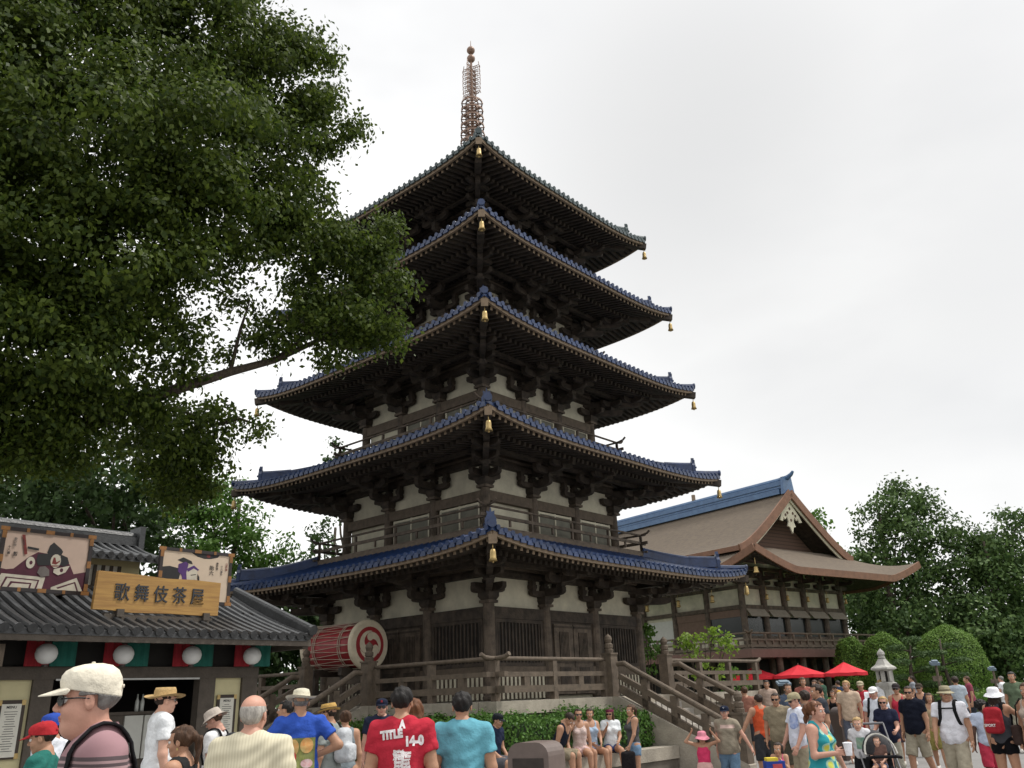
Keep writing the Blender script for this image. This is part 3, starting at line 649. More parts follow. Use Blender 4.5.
for j, x in enumerate((.9, 2.64, 4.4, 6.16, 7.9)):
    q = MB(); q.tube([(x, -.9, 6.5), (x, -.9, 6.12)], .01, 5); q.lathe([(.05, 0), (.1, .03), (.1, .07), (.07, .1), (.07, .22), (.1, .25), (.02, .29)], (x, -.9, 5.85), 8); q.build('hanging_lantern', GOLD, hw_)
for j, y in enumerate((1.2, 3.6, 6.0)):
    q = MB(); q.tube([(-.9, y, 6.5), (-.9, y, 6.2)], .01, 5); q.lathe([(.07, 0), (.13, .04), (.13, .09), (.09, .12), (.09, .3), (.14, .34), (.03, .4)], (-.9, y, 5.85), 8); q.build('hanging_lantern', GOLD, hw_)
q = MB(); q.M = Matrix.Translation((EX0 + .35, EY0 + .35, 7.2)); q.tube([(0, 0, .3), (0, 0, 0)], .015, 5); q.lathe([(.04, -.1), (.09, -.14), (.1, -.3), (.14, -.4), (.01, -.34)], (0, 0, 0), 12); q.build('bell', GOLD, rfo)

# ================================================================ shop on the left (same turn as the pagoda)
SX, SY = -11.4, -1.2
SH = thing('tea_shop', (*pg(SX, SY), 0), ROT, 'single storey tea shop with grey tiled roof, posters and paper lanterns', 'shop')
def SB(): return MB(SX, SY, 0)
SHT = mat('shop_timber', (.095, .078, .062), .8, .15, 5, .3, 30); YEL = mat('pale_yellow_plaster', (.62, .56, .33), .85, .05, 3); PAPER = mat('menu_paper', (.68, .66, .58), .8, .05)
yf = -2.45
XL, XRR = -17.5, -9.2
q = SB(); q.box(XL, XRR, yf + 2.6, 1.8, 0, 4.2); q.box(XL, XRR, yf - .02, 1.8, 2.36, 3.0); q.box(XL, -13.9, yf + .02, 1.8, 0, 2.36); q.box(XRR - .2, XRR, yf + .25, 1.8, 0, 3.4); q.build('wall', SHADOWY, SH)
q = SB()
q.box(XL, XRR, yf - .12, yf + .1, 2.14, 2.34)
for x0, x1 in ((-13.92, -13.85), (-13.33, -13.02), (-10.42, -10.1), (-9.53, -9.2)): q.box(x0, x1, yf - .1, yf + .12, 0, 2.14)
for x0, x1 in ((-13.85, -13.33), (-10.1, -9.53)): q.box(x0, x1, yf - .05, yf + .05, 0, .35)
q.build('timber_frame', SHT, SH)
for x0, x1 in ((-13.85, -13.33), (-10.1, -9.53)):
    q = SB(); q.box(x0, x1, yf - .03, yf + .06, .35, 2.14); pn = q.build('panel', YEL, SH)
q = SB(); q.box(-13.0, -10.45, yf - .14, yf - .121, 2.12, 2.15); q.build('door_track', mat('steel_track', (.4, .4, .38), .4, .1, metal=.6), SH)
# interior things
q = SB(); q.box(-11.7, -10.7, -1.75, -1.3, 0, 1.55); q.box(-11.72, -10.68, -1.8, -1.25, 1.55, 1.60); co = q.build('counter', SHT, SH)
q = SB(); q.box(-11.4, -11.06, -1.79, -1.751, .8, 1.53); q.box(-11.03, -10.74, -1.79, -1.751, .8, 1.53); 
q.build('counter_front', DOORW, co)
for x in (-11.14, -11.04):
    q = MB(); q.lathe([(.035, 0), (.038, .02), (.038, .17), (.014, .23), (.014, .3), (.0, .302)], (0, 0, 0), 10); o = q.build('bottle', mat('bottle_glass', (.5, .52, .48), .2, .1), None, True); p_ = pg(x, -1.65); o.location = (*p_, 1.60); tag(o, '%s of the two clear bottles standing on the tea shop counter' % ('left' if x < -11.1 else 'right'), 'bottle', 'bottles on the shop counter')
q = SB(); q.box(-9.92, -9.56, -1.6, -1.56, 1.2, 1.97, 0)
for j in range(8): q.box(-9.92 + j * .048, -9.90 + j * .048, -1.63, -1.601, 1.2, 1.97, 1)
q.build('louvre', [mat('grey_louvre', (.3, .3, .28), .7), SHADOWY], SH)
# roofs
def tiled(mb, x0, x1, ya, za, yb, zb, step=.2, r=.055, m=0, over=.05):
    n = int(round((x1 - x0) / step)); rows = [[(x0, y, z) if j == 0 else (x1, y, z) for j in (0, 1)] for y, z in [(ya + (yb - ya) * t, za + (zb - za) * t - .06 * math.sin(math.pi * t)) for t in [k / 6 for k in range(7)]]]
    mb.sheet(rows[::-1] if yb < ya else rows, .08, m)
    for j in range(n + 1):
        x = x0 + (x1 - x0) * j / n
        pts = [(x, ya + (yb - ya) * t, za + (zb - za) * t - .06 * math.sin(math.pi * t) + .02) for t in [k / 6 for k in range(7)]]
        mb.tube(pts, r, 8, m); d = (Vector(pts[-1]) - Vector(pts[-2])).normalized(); mb.tube([Vector(pts[-1]), Vector(pts[-1]) + d * .05], r * 1.3, 10, m)
q = SB(); tiled(q, XL, -8.95, -1.0, 3.82, -3.78, 2.83); 
q.beam((-8.9, -1.0, 3.9), (-8.9, -3.8, 2.9), .16, .16); q.tube([(-8.9, -1.0, 4.0), (-8.9, -3.84, 2.98)], .07, 8)
q.tube([(-8.9, -3.84, 2.96), (-8.9, -3.9, 2.94)], .1, 10)
lo = q.build('lower_roof', GREYT, SH)
q = SB(); q.box(XL, -8.85, -3.76, -3.7, 2.66, 2.79, 0); q.box(-8.98, -8.86, -3.69, -1.0, 2.62, 2.72, 0); q.build('eave_board', SHT, lo)
q = SB()
for j in range(34): x = XL + .1 + j * .26; q.beam((x, -3.68, 2.70), (x, -2.3, 3.2), .06, .09, 0)
q.build('rafters', WOODL, lo)
q = SB(); q.box(-14.3, -14.15, -3.5, -2.4, 2.3, 2.62); q.build('brace', WOODL, SH)
q = SB(); q.box(XL, -10.9, -.6, 1.8, 3.7, 4.5, 0); q.box(XL, -10.85, -.66, -.601, 3.8, 3.95, 1)
q.box(-12.7, -11.3, -.64, -.601, 3.95, 4.35, 2)
for j in range(9): x = -12.62 + j * .16; q.box(x - .03, x + .03, -.68, -.641, 3.95, 4.35, 1)
q.build('clerestory', [YEL, SHT, PAPER], SH)
q = SB(); tiled(q, XL, -10.6, .55, 5.0, -1.1, 4.48, .19, .05); tiled(q, XL, -10.6, .55, 5.0, 2.4, 4.4, .4, .05)
q.box(XL, -10.55, .38, .72, 4.98, 5.17); q.tube([(XL, .55, 5.2), (-10.5, .55, 5.2)], .1, 8); q.box(-10.56, -10.44, .3, .8, 4.9, 5.4)
q.build('upper_roof', GREYT, SH)
# paper lanterns, valance cloths
LANT = mat('white_paper', (.8, .8, .78), .6, .04, 3, .3, 20); CR = mat('red_cloth', (.33, .02, .03), .9, .1); CG = mat('green_cloth', (.015, .13, .10), .9, .1)
for j, x in enumerate((-14.6, -13.35, -12.1, -10.85, -9.61)):
    p_ = pg(x, -2.96)
    o = MB(); o.lathe([(.165 * math.sin(t * math.pi / 14) + .004 * (t % 2), -.162 * math.cos(t * math.pi / 14)) for t in range(15)], (0, 0, 0), 20); ob = o.build('paper_lantern', LANT, None, True)
    ob.location = (*p_, 2.52); tag(ob, ['round white paper lantern out past the left end of the shop front', 'round white paper lantern above the yellow panel with the long menu', 'round white paper lantern just above the cream cap of the man in front', 'round white paper lantern above the right part of the shop doorway', 'round white paper lantern at the pagoda end of the shop eave'][j], 'lantern', 'paper lanterns under the shop eave')
    w_ = MB(); w_.tube([(0, 0, .18), (0, 0, .36)], .008, 4); w_.lathe([(.05, .17), (.05, .2)], (0, 0, 0), 10); w_.lathe([(.05, -.2), (.05, -.17)], (0, 0, 0), 10); w_.build('wire', METD, ob)
    q = MB(); n = 8
    for x0, x1, m_ in ((-.22, .16, 0), (.17, .58, 1)):
        rows = [[(x0 + (x1 - x0) * k / n, .02 * math.sin(k * 1.7), z) for k in range(n + 1)] for z in (.0, -.5)]; q.grid(rows, m_); q.grid([[(a_, b_ + .01, c_) for a_, b_, c_ in r_] for r_ in rows], m_, True)
    v = q.build('valance_cloth', [CR, CG], None); v.location = (*pg(x, -2.7), 2.84); v.rotation_euler = (0, 0, ROT); tag(v, ['red and green valance cloth past the left end of the shop front', 'red and green valance cloth above the yellow menu panel', 'red and green valance cloth at the left of the shop doorway, behind the cream cap', 'red and green valance cloth over the right side of the shop doorway', 'red and green valance cloth at the right end of the shop front'][j], 'cloth', 'valance cloths behind the lanterns')
# menus
INK = mat('black_ink', (.02, .02, .022), .7)
for j, (x, lb) in enumerate(((-13.59, 'tall framed drinks menu on the left yellow panel'), (-9.82, 'tall framed menu on the right yellow panel'))):
    m_ = thing('menu_board', (*pg(x, yf - .05), 1.42), ROT, lb, 'menu', 'menu boards on the shop front'); 
    q = MB(); q.box(-.2, .2, -.025, .0, -.45, .42); q.build('board', mat('menu_frame', (.045, .03, .02), .6), m_)
    q = MB(); q.box(-.145, .145, -.034, -.0255, -.42, .36); q.build('sheet', PAPER, m_)
    q = MB()
    for s_ in (-1, 1):
        for z in (-.41, .38): q.box(s_ * .175 - .03, s_ * .175 + .03, -.03, -.0252, z - .04, z + .04)
    q.build('corner_plate', GOLD, m_)
    lettering('MENU', .055, INK, m_, Matrix.Translation((0, -.036, .31)) @ FACE, .001, .001)
    q = MB(); rn = random.Random(j)
    for k in range(17): w_ = .04 + rn.random() * .07; z = .24 - k * .036; q.box(-w_, w_, -.0365, -.035, z, z + .008)
    q.build('printed_lines', INK, m_)
# name board
WOODS = mat('golden_board', (.50, .29, .075), .45, .2, 3, .2, 20, stretch=(.5, 1, 9), col2=(.30, .15, .04))
nb = thing('name_board', (*pg(-11.58, -2.96), 3.55), ROT, 'golden wooden name board with five carved Japanese characters on the shop roof', 'sign')
q = MB(); pl = [(-1.16, -.31), (-.9, -.31), (-.5, -.34), (.2, -.325), (.8, -.335), (1.15, -.32), (1.16, .28), (.6, .30), (.1, .285), (-.4, .315), (-.8, .33), (-1.14, .335)]
q.prism(pl, (0, 0, 0), (1, 0, 0), (0, 0, 1), .09); q.build('board', WOODS, nb)
lettering('歌 舞 伎 茶 屋', .275, mat('grey_painted_ink', (.03, .035, .045), .6), nb, Matrix.Translation((0, -.055, -.02)) @ FACE @ Matrix.Diagonal((1.0, 1.15, 1, 1)), .009, .0015)
q = MB(); q.box(-.95, 1.05, -.03, .06, -.47, -.37)
for x in (-.7, .9): q.box(x - .06, x + .06, -.1, .08, -.42, -.29)
q.box(-.9, -.82, .05, .6, -.42, -.34); q.box(.9, .98, .05, .6, -.42, -.34)
q.build('support_rail', SHT, nb)
# posters
PB = mat('poster_paper_pink', (.56, .42, .34), .8, .06, 2); PB2 = mat('poster_paper_warm', (.62, .50, .38), .8, .06, 2)
INKS = [INK, mat('plum_ink', (.085, .018, .035), .8), mat('red_ink', (.20, .035, .03), .8), mat('white_ink', (.6, .55, .45), .8), mat('purple_ink', (.09, .035, .17), .8), mat('grey_ink', (.16, .14, .13), .8)]
def poster(x, z, W_, H_, label, paper, shapes, texts):
    t = thing('poster_board', (*pg(x, -2.4), z), ROT, label, 'poster', 'posters on the shop roof')
    q = MB(); q.box(-W_ / 2, W_ / 2, -.02, .03, -H_ / 2, H_ / 2); q.build('picture', paper, t)
    q = MB()
    for s_ in (-1, 1): q.box(s_ * W_ / 2 - .03, s_ * W_ / 2 + .03, -.035, .04, -H_ / 2 - .03, H_ / 2 + .03); q.box(-W_ / 2 + .031, W_ / 2 - .031, -.034, .041, s_ * H_ / 2 - .03, s_ * H_ / 2 + .03)
    q.build('frame', mat('black_lacquer', (.02, .012, .012), .4), t)
    ab = mat('aged_brass', (.3, .14, .045), .5, .2, metal=.3)
    for s_ in (-1, 1):
        for u in (-1, -.5, 0, .5, 1): w_ = .07 if abs(u) == 1 or u == 0 else .025; q = MB(); q.box(u * W_ / 2 - w_, u * W_ / 2 + w_, -.04, -.0355, s_ * H_ / 2 - .033, s_ * H_ / 2 + .033); q.build('brass_fitting', ab, t)
        for u in (-.8, 0, .8): q = MB(); q.box(s_ * W_ / 2 - .034, s_ * W_ / 2 + .034, -.041, -.0362, u * H_ / 2 - .06, u * H_ / 2 + .06); q.build('brass_fitting', ab, t)
    q = MB()
    for k, (mi, pl) in enumerate(shapes):
        pl = [((a_ - .5) * W_, (.5 - b_) * H_) for a_, b_ in pl]
        q.add([(a_, -.0215 - .0006 * k, b_) for a_, b_ in pl], [tuple(range(len(pl)))], mi)
    q.build('painting', INKS, t)
    for s_, sz, a_, b_, mi in texts: lettering(s_, sz, INKS[mi], t, Matrix.Translation(((a_ - .5) * W_, -.023 - .0006 * len(shapes), (.5 - b_) * H_)) @ FACE, .0005, .001, True)
    q = MB(); q.box(-W_ / 2 + .1, -W_ / 2 + .2, .03, 1.0, -H_ / 2 + .02, -H_ / 2 + .1); q.box(W_ / 2 - .2, W_ / 2 - .1, .03, 1.0, -H_ / 2 + .02, -H_ / 2 + .1); q.build('strut', SHT, t)
def ell_(cx, cy, rx, ry, n=14): return [(cx + rx * math.cos(2 * math.pi * k / n), cy + ry * math.sin(2 * math.pi * k / n)) for k in range(n)]
poster(-13.38, 4.05, 1.42, .98, 'poster of a figure in wide plum robes and black cap on the shop roof', PB, [
    (1, [(0, .93), (0, .66), (.08, .68), (.16, .66), (.3, .45), (.4, .35), (.47, .36), (.6, .38), (.68, .42), (.78, .52), (.84, .68), (1, .62), (1, .97), (.5, .97)]),
    (3, [(.04, .75), (.52, .77), (.5, .97), (0, .97), (0, .88)]), (1, [(.09, .80), (.46, .82), (.44, .97), (.42, .97), (.44, .84), (.11, .82), (.07, .97), (.05, .97)]), (1, [(.15, .87), (.38, .88), (.37, .97), (.35, .97), (.36, .9), (.17, .9), (.14, .97), (.12, .97)]),
    (3, [(.6, .93), (.88, .74), (.97, .97), (.6, .97)]), (1, [(.66, .93), (.87, .81), (.92, .97), (.90, .97), (.86, .84), (.68, .95)]),
    (0, [(.5, .35), (.52, .22), (.56, .16), (.66, .27), (.68, .31), (.66, .38), (.52, .38)]), (0, [(.4, .38), (.56, .36), (.55, .56), (.42, .58), (.39, .5)]), (0, [(.66, .36), (.74, .4), (.77, .5), (.72, .56), (.66, .54)]),
    (3, ell_(.61, .48, .06, .12)), (2, [(.58, .42), (.6, .42), (.62, .5), (.66, .46), (.66, .48), (.62, .54), (.57, .53)]), (2, [(.56, .56), (.66, .55), (.64, .57), (.57, .58)]),
    (3, ell_(.33, .54, .05, .1)), (1, ell_(.335, .54, .018, .035)), (5, [(.44, .60), (.5, .58), (.55, .64), (.56, .74), (.47, .77), (.42, .70)]), (3, [(.6, .62), (.78, .54), (.74, .66), (.66, .72), (.6, .68)]), (1, ell_(.69, .63, .02, .035)),
    (2, [(.19, .08), (.225, .08), (.28, .4), (.25, .42)]), (0, [(.21, .16), (.22, .16), (.235, .26), (.225, .26)]), (0, [(.27, .27), (.4, .29), (.4, .33), (.27, .31)])],
    [('暫', .075, .15, .42, 0), ('歌舞伎', .05, .13, .22, 5), ('十八番', .05, .075, .36, 0)])
poster(-10.63, 4.0, 1.44, .96, 'poster of a pale face with a purple headscarf, right end of the shop roof', PB2, [
    (0, [(.36, 0), (.84, 0), (.8, .08), (.7, .12), (.6, .13), (.5, .1), (.42, .04)]), (2, ell_(.66, .07, .03, .03)),
    (0, [(0, .36), (.12, .33), (.24, .36), (.28, .44), (.26, .6), (0, .6)]), (0, [(.22, .2), (.3, .14), (.42, .2), (.44, .26), (.3, .24)]),
    (3, ell_(.42, .46, .1, .2)), (4, [(.24, .28), (.34, .22), (.38, .26), (.36, .44), (.38, .62), (.32, .64), (.3, .5), (.24, .42)]), (4, [(.36, .36), (.46, .28), (.54, .36), (.52, .38), (.46, .34), (.38, .42)]),
    (0, [(.42, .47), (.5, .45), (.5, .465), (.43, .485)]), (0, [(.52, .44), (.55, .5), (.56, .66), (.7, .8), (.6, .8), (.53, .6)]), (2, [(.48, .56), (.51, .57), (.49, .585)])],
    [('助六', .1, .72, .36, 0), ('歌舞伎', .05, .80, .26, 0), ('十八番の', .05, .87, .34, 5), ('江戸桜', .05, .94, .26, 2)])

# ================================================================ props
REDU = mat('red_canvas', (.62, .015, .03), .8, .06, 3, .1)
for (px, D, lb, r_) in ((756, 44, 'red parasol at the left, half behind the terrace railing', 1.2), (801, 43, 'widest red parasol in the middle of the cafe row', 1.3), (829, 49, 'red parasol standing at the back between two others', 1.3), (847, 41, 'red parasol at the right end, next to the clipped bushes', .98)):
    x, y = spot(px, D); t = thing('parasol', (x, y, 0), 0, lb, 'parasol', 'red cafe parasols below the hall')
    q = MB(); rows = []
    for ring, (rr, zz) in enumerate(((.01, 2.58), (r_ * .5, 2.33), (r_, 2.12))): rows.append([(rr * math.cos(k * math.pi / 8 + .2) * (1 if k % 2 == 0 else .96), rr * math.sin(k * math.pi / 8 + .2) * (1 if k % 2 == 0 else .96), zz + (0 if k % 2 == 0 else -.02)) for k in range(17)])
    q.grid(rows, 0, True); q.grid([[(a_, b_, c_ - .012) for a_, b_, c_ in r1_] for r1_ in rows])
    q.grid([[(a_, b_, c_) for a_, b_, c_ in rows[-1]], [(a_ * 1.01, b_ * 1.01, c_ - .14) for a_, b_, c_ in rows[-1]]], 0, True); q.build('canopy', REDU, t)
    q = MB(); q.tube([(0, 0, 0), (0, 0, 2.66)], .025, 8); q.lathe([(.25, 0), (.25, .06), (.05, .1)], (0, 0, 0), 14); q.build('pole', WOOD2, t)
    q = MB()
    for k in range(8): a_ = k * math.pi / 4 + .2; q.tube([(0.02 * math.cos(a_), .02 * math.sin(a_), 1.9), (r_ * .55 * math.cos(a_), r_ * .55 * math.sin(a_), 2.28)], .01, 4)
    q.build('ribs', WOODL, t)
# stone lantern
x, y = spot(886, 30); SLt = thing('stone_lantern', (x, y, 0), .4, 'pale stone lantern with a peaked cap in front of the clipped bushes', 'lantern')
GRA = mat('pale_granite', (.42, .41, .38), .9, .15, 6, .5, 40)
def pc(name, prof, z, n=6, m_=GRA): q = MB(); q.lathe(prof, (0, 0, z), n); return q.build(name, m_, SLt)
pc('base', [(.55, 0), (.55, .25), (.42, .3), (.42, .42), (.3, .5)], 0); pc('shaft', [(.23, 0), (.2, .4), (.26, .46), (.2, .52), (.22, .9)], .5, 12); pc('platform', [(.24, 0), (.34, .12), (.35, .2), (.26, .24)], 1.4)
q = MB()
for k in range(6): a_ = k * math.pi / 3 + math.pi / 6; q.beam((.22 * math.cos(a_), .22 * math.sin(a_), 1.64), (.22 * math.cos(a_), .22 * math.sin(a_), 1.98), .12, .08, up=(math.cos(a_ + .01), math.sin(a_), 0))
q.lathe([(.17, 0), (.17, .34)], (0, 0, 1.64), 6, 1); q.build('light_box', [GRA, SHADOWY], SLt)
pc('cap', [(.26, 0), (.42, .06), (.41, .11), (.26, .2), (.16, .34), (.12, .4)], 1.98); pc('jewel', [(.06, 0), (.13, .03), (.09, .07), (.13, .14), (.11, .21), (.01, .32)], 2.38, 12)
# bins
def bin_(px, D, rz, label, W_, H_, disc):
    x, y = spot(px, D); t = thing('litter_bin', (x, y, 0), rz, label, 'bin', 'brown litter bins')
    BM = mat('bin_brown_%d' % disc, (.085, .06, .052) if disc else (.15, .115, .10), .45, .1, 6)
    q = MB(); w_ = W_ / 2; pl = [(-w_, 0), (w_, 0), (w_, H_ - .16)] + [(w_ - .16 + .16 * math.cos(a_), H_ - .16 + .16 * math.sin(a_)) for a_ in [k * math.pi / 10 for k in range(1, 6)]] + [(-w_ + .16 - .16 * math.sin(a_), H_ - .16 + .16 * math.cos(a_)) for a_ in [k * math.pi / 10 for k in range(0, 6)]]
    q.prism(pl, (0, 0, 0), (1, 0, 0), (0, 0, 1), W_ * .95); q.build('body', BM, t)
    q = MB(); q.box(-w_ + .07, w_ - .07, -W_ * .475 - .008, -W_ * .475 - .0005, H_ - .42, H_ - .18, 0); q.box(-w_ + .05, w_ - .05, -W_ * .475 - .02, -W_ * .475 - .0081, H_ - .45, H_ - .42, 1); q.build('flap', [METD, BM], t)
    if disc: q = MB(); q.M = Matrix.Translation((0, -W_ * .475 - .004, H_ - .62)) @ Matrix.Rotation(math.pi / 2, 4, 'X'); q.tube([(0, 0, 0), (0, 0, .012)], .09, 20, 0); q.tube([(0, 0, .012), (0, 0, .016)], .05, 12, 1); q.build('round_badge', [WOOD2, BM], t)
    q = MB(); q.box(-w_ + .02, w_ - .02, -W_ * .46, W_ * .46, 0, .06); q.build('plinth', METD, t)
bin_(534, 11.7, R(-25), 'brown litter bin with rounded top in front of the seat wall', .56, 1.06, 0)
bin_(840, 21, R(8), 'dark litter bin with a round badge behind the blond boy', .5, 1.12, 1)
for (px, D, h, lb) in ((938, 27, 2.1, 'floodlight post with a blue-grey head in front of the round bush'), (994, 34, 1.95, 'small floodlight post behind the man in white'), (784, 33, 1.72, 'low tilted blue-grey information stand beside the parasols')):
    x, y = spot(px, D); t = thing('light_post', (x, y, 0), 0, lb, 'post'); q = MB(); q.tube([(0, 0, 0), (.03, 0, h)], .04, 8); q.box(-.14, .14, -.02, .02, h - .5, h - .35); q.build('post', WOOD2, t)
    q = MB(); q.M = Matrix.Translation((0, 0, h)) @ Matrix.Rotation(.35, 4, 'X'); k_ = .8 if px == 784 else .42; q.box(-.3 * k_, .3 * k_, -.2 * k_, .2 * k_, -.03, .05); q.box(-.2 * k_, .2 * k_, -.12 * k_, .12 * k_, .05, .1); q.build('head', mat('blue_grey_metal', (.14, .19, .24), .5, .1), t)
for k in range(9):  # cafe chairs far off below the hall
    x, y = spot(740 + k * 11, 36 + (k * 7) % 5); t = thing('cafe_chair', (x, y, 0), k * 1.3, 'pale wooden cafe chair under the red parasols, %s from the left' % ('first', 'second', 'third', 'fourth', 'fifth', 'sixth', 'seventh', 'eighth', 'ninth')[k], 'chair', 'cafe chairs under the parasols')
    q = MB(); q.box(-.22, .22, -.22, .22, .42, .46); q.build('seat', mat('pale_wood', (.4, .27, .13), .6), t)
    q = MB(); q.box(-.22, .22, .19, .23, .6, .92); q.build('backrest', mat('pale_wood', (.4, .27, .13), .6), t)
    for a_ in (-.19, .19):
        for b_ in (-.19, .19): q = MB(); q.box(a_ - .02, a_ + .02, b_ - .02, b_ + .02, 0, .42 if b_ < 0 else .6); q.build('leg', WOOD2, t)
# ================================================================ vegetation
LEAF_A = mat('leaf_camphor', (.028, .052, .010), .5, col2=(.105, .145, .022), island=True, spec=.2, trans=.45)
LEAF_B = mat('leaf_bright', (.06, .14, .02), .55, col2=(.12, .22, .04), island=True, spec=.3, trans=.30)
LEAF_D = mat('leaf_dark', (.030, .062, .018), .6, col2=(.055, .10, .026), island=True, spec=.25, trans=.22)
LEAF_F = mat('leaf_forest', (.04, .078, .026), .6, col2=(.11, .175, .05), island=True, spec=.2, trans=.2)
LEAF_T = mat('leaf_topiary', (.09, .18, .03), .6, col2=(.17, .27, .055), island=True, spec=.2, trans=.25)
LEAF_H = mat('leaf_hedge', (.04, .11, .018), .5, col2=(.10, .20, .035), island=True, spec=.3, trans=.2)
LEAF_Y = mat('leaf_yellow_green', (.16, .28, .03), .5, col2=(.25, .36, .05), island=True, spec=.3, trans=.35)
NEED = mat('pine_needles', (.035, .07, .022), .6, col2=(.07, .12, .035), island=True, spec=.2, trans=.15)
DENS = 3.0
def leaf_quads(C0, D_, size, rng, droop=.3, aspect=.62, fold=.25):
    """C0 leaf bases, D_ outward hints -> rhombic leaves, two faces each"""
    n = len(C0); v = rng.normal(size=(n, 3)); v /= np.linalg.norm(v, axis=1)[:, None]; D_ = D_ / (np.linalg.norm(D_, axis=1)[:, None] + 1e-9)
    d = D_ * .15 + v; d[:, 2] -= droop * 2; d -= D_ * (d * D_).sum(1)[:, None] * .7; d /= np.linalg.norm(d, axis=1)[:, None]      # leaves lie roughly along the skin of their bough, tips drooping
    s = np.cross(d, D_ + .42 * rng.normal(size=(n, 3))); s /= np.linalg.norm(s, axis=1)[:, None] + 1e-9; nn = np.cross(s, d)
    L = size * (.7 + .6 * rng.random((n, 1))); w = L * aspect * .5
    b = C0; t = C0 + d * L; m1 = C0 + d * L * .5 + s * w + nn * w * fold; m2 = C0 + d * L * .5 - s * w + nn * w * fold
    V = np.stack([b, m1, t, m2], 1).reshape(-1, 3); i = np.arange(n)[:, None] * 4
    return V, np.concatenate([i + np.array([[0, 1, 2, 3]])])
def crown(blobs, size, rng, per, clump=.28, shell=.45, droop=.3, flat=1.0):
    """blobs: (x,y,z,rx,ry,rz,weight). Leaves in clumps through the outer part of each blob."""
    Cs, Ds = [], []
    for (x, y, z, rx, ry, rz_, wt) in blobs:
        nc = max(6, int(DENS * per * wt * ((rx * ry * rz_) ** (2 / 3)) / (clump ** 1)))
        v = rng.normal(size=(nc, 3)); v /= np.linalg.norm(v, axis=1)[:, None]
        ph = rng.random(3) * 6
        rad = 1 - shell * rng.random(nc) ** 1.4 + .10 * np.sin(v[:, 0] * 5 + ph[0]) + .10 * np.sin(v[:, 2] * 6 + ph[1]) + .06 * rng.normal(size=nc)
        # boughs: lobes of foliage standing out from the crown with dark gaps between them
        R3 = np.array([rx, ry, rz_]); rm = (rx * ry * rz_) ** (1 / 3); ns = int(np.clip(9 + 7 * rm, 8, 26)); sv = rng.normal(size=(ns, 3)); sv /= np.linalg.norm(sv, axis=1)[:, None]
        sc = np.array([x, y, z]) + sv * R3 * (.55 + .38 * rng.random((ns, 1))); sr = rm * (.24 + .16 * rng.random(ns)); pick = rng.integers(0, ns, nc)
        w_ = v.copy(); w_[:, 2] = w_[:, 2] * .75 + .22; lob = sc[pick] + w_ * (sr[pick] * (1 - .35 * rng.random(nc) ** 2))[:, None] * np.array([1, 1, .72])
        free = rng.random(nc) < .12; cc = np.where(free[:, None], np.array([x, y, z]) + v * rad[:, None] * R3, lob)
        k = 13; base = np.repeat(cc, k, 0); off = rng.normal(size=(len(base), 3)) * clump * .42; off[:, 2] *= .65 * flat
        Cs.append(base + off); Ds.append(np.repeat(np.where(free[:, None], v, w_ + .35 * v), k, 0))
    return leaf_quads(np.concatenate(Cs), np.concatenate(Ds), size, rng, droop)
LSTEP = 2
def limbs(mb, base, top, blobs, rng, r0, r1, m=0):
    base = Vector(base); top = Vector(top); n = 7
    tr = [base.lerp(top, k / n) + Vector((math.sin(k * 1.3) * .12, math.cos(k * 1.7) * .1, 0)) * (r0 * 2) for k in range(n + 1)]
    mb.tube(tr, [r0 * 1.35] + [r0 + (r1 - r0) * k / n for k in range(1, n + 1)], 10, m)
    for b in blobs[::LSTEP]:
        e = Vector(b[:3]); a_ = max(0, min(n - 1, int(n * min(.95, max(.3, (e.z - base.z) / max(.1, (top.z - base.z)) * .7))))); s = tr[a_]
        mid = s.lerp(e, .5) + Vector((0, 0, .08 * (e - s).length)); L = (e - s).length
        q = [s, s.lerp(mid, .5) + Vector((rng.normal() * .04 * L, rng.normal() * .04 * L, 0)), mid, mid.lerp(e, .5) + Vector((0, 0, .03 * L)), e]
        rr = min(r1 * 1.1, .03 + L * .028); mb.tube(q, [rr, rr * .8, rr * .6, rr * .4, rr * .15], 7, m)
def tree(name, loc, base, top, blobs, leafm, size, per, label, cat='tree', group=None, r0=.2, r1=.08, clump=.3, seed=0, droop=.3, shell=.5):
    rng = np.random.default_rng(seed); t = thing(name, loc, 0, label, cat, group); L_ = np.array(loc)
    bl = [(b[0] - loc[0], b[1] - loc[1], b[2] - loc[2]) + tuple(b[3:]) for b in blobs]
    V, F = crown(bl, size, rng, per, clump, shell, droop); rawmesh('crown', V, F, leafm, t)
    q = MB(); limbs(q, (0, 0, 0), tuple(np.array(top) - L_), bl, rng, r0, r1); q.build('trunk', BARK, t, True)
    return t, len(F)
def pb(px, py, rp, D, wt=1., fy=1.0, fz=1.0):   # crown lobe seen at this bearing, D metres off, rp pixels across half
    p = at(px, py, D); d = math.cos(PITCH) * p[1] + math.sin(PITCH) * (p[2] - 1.6); r = rp * d / FPX
    return (p[0], p[1], p[2], r, r * fy, r * fz, wt)
LSTEP = 60
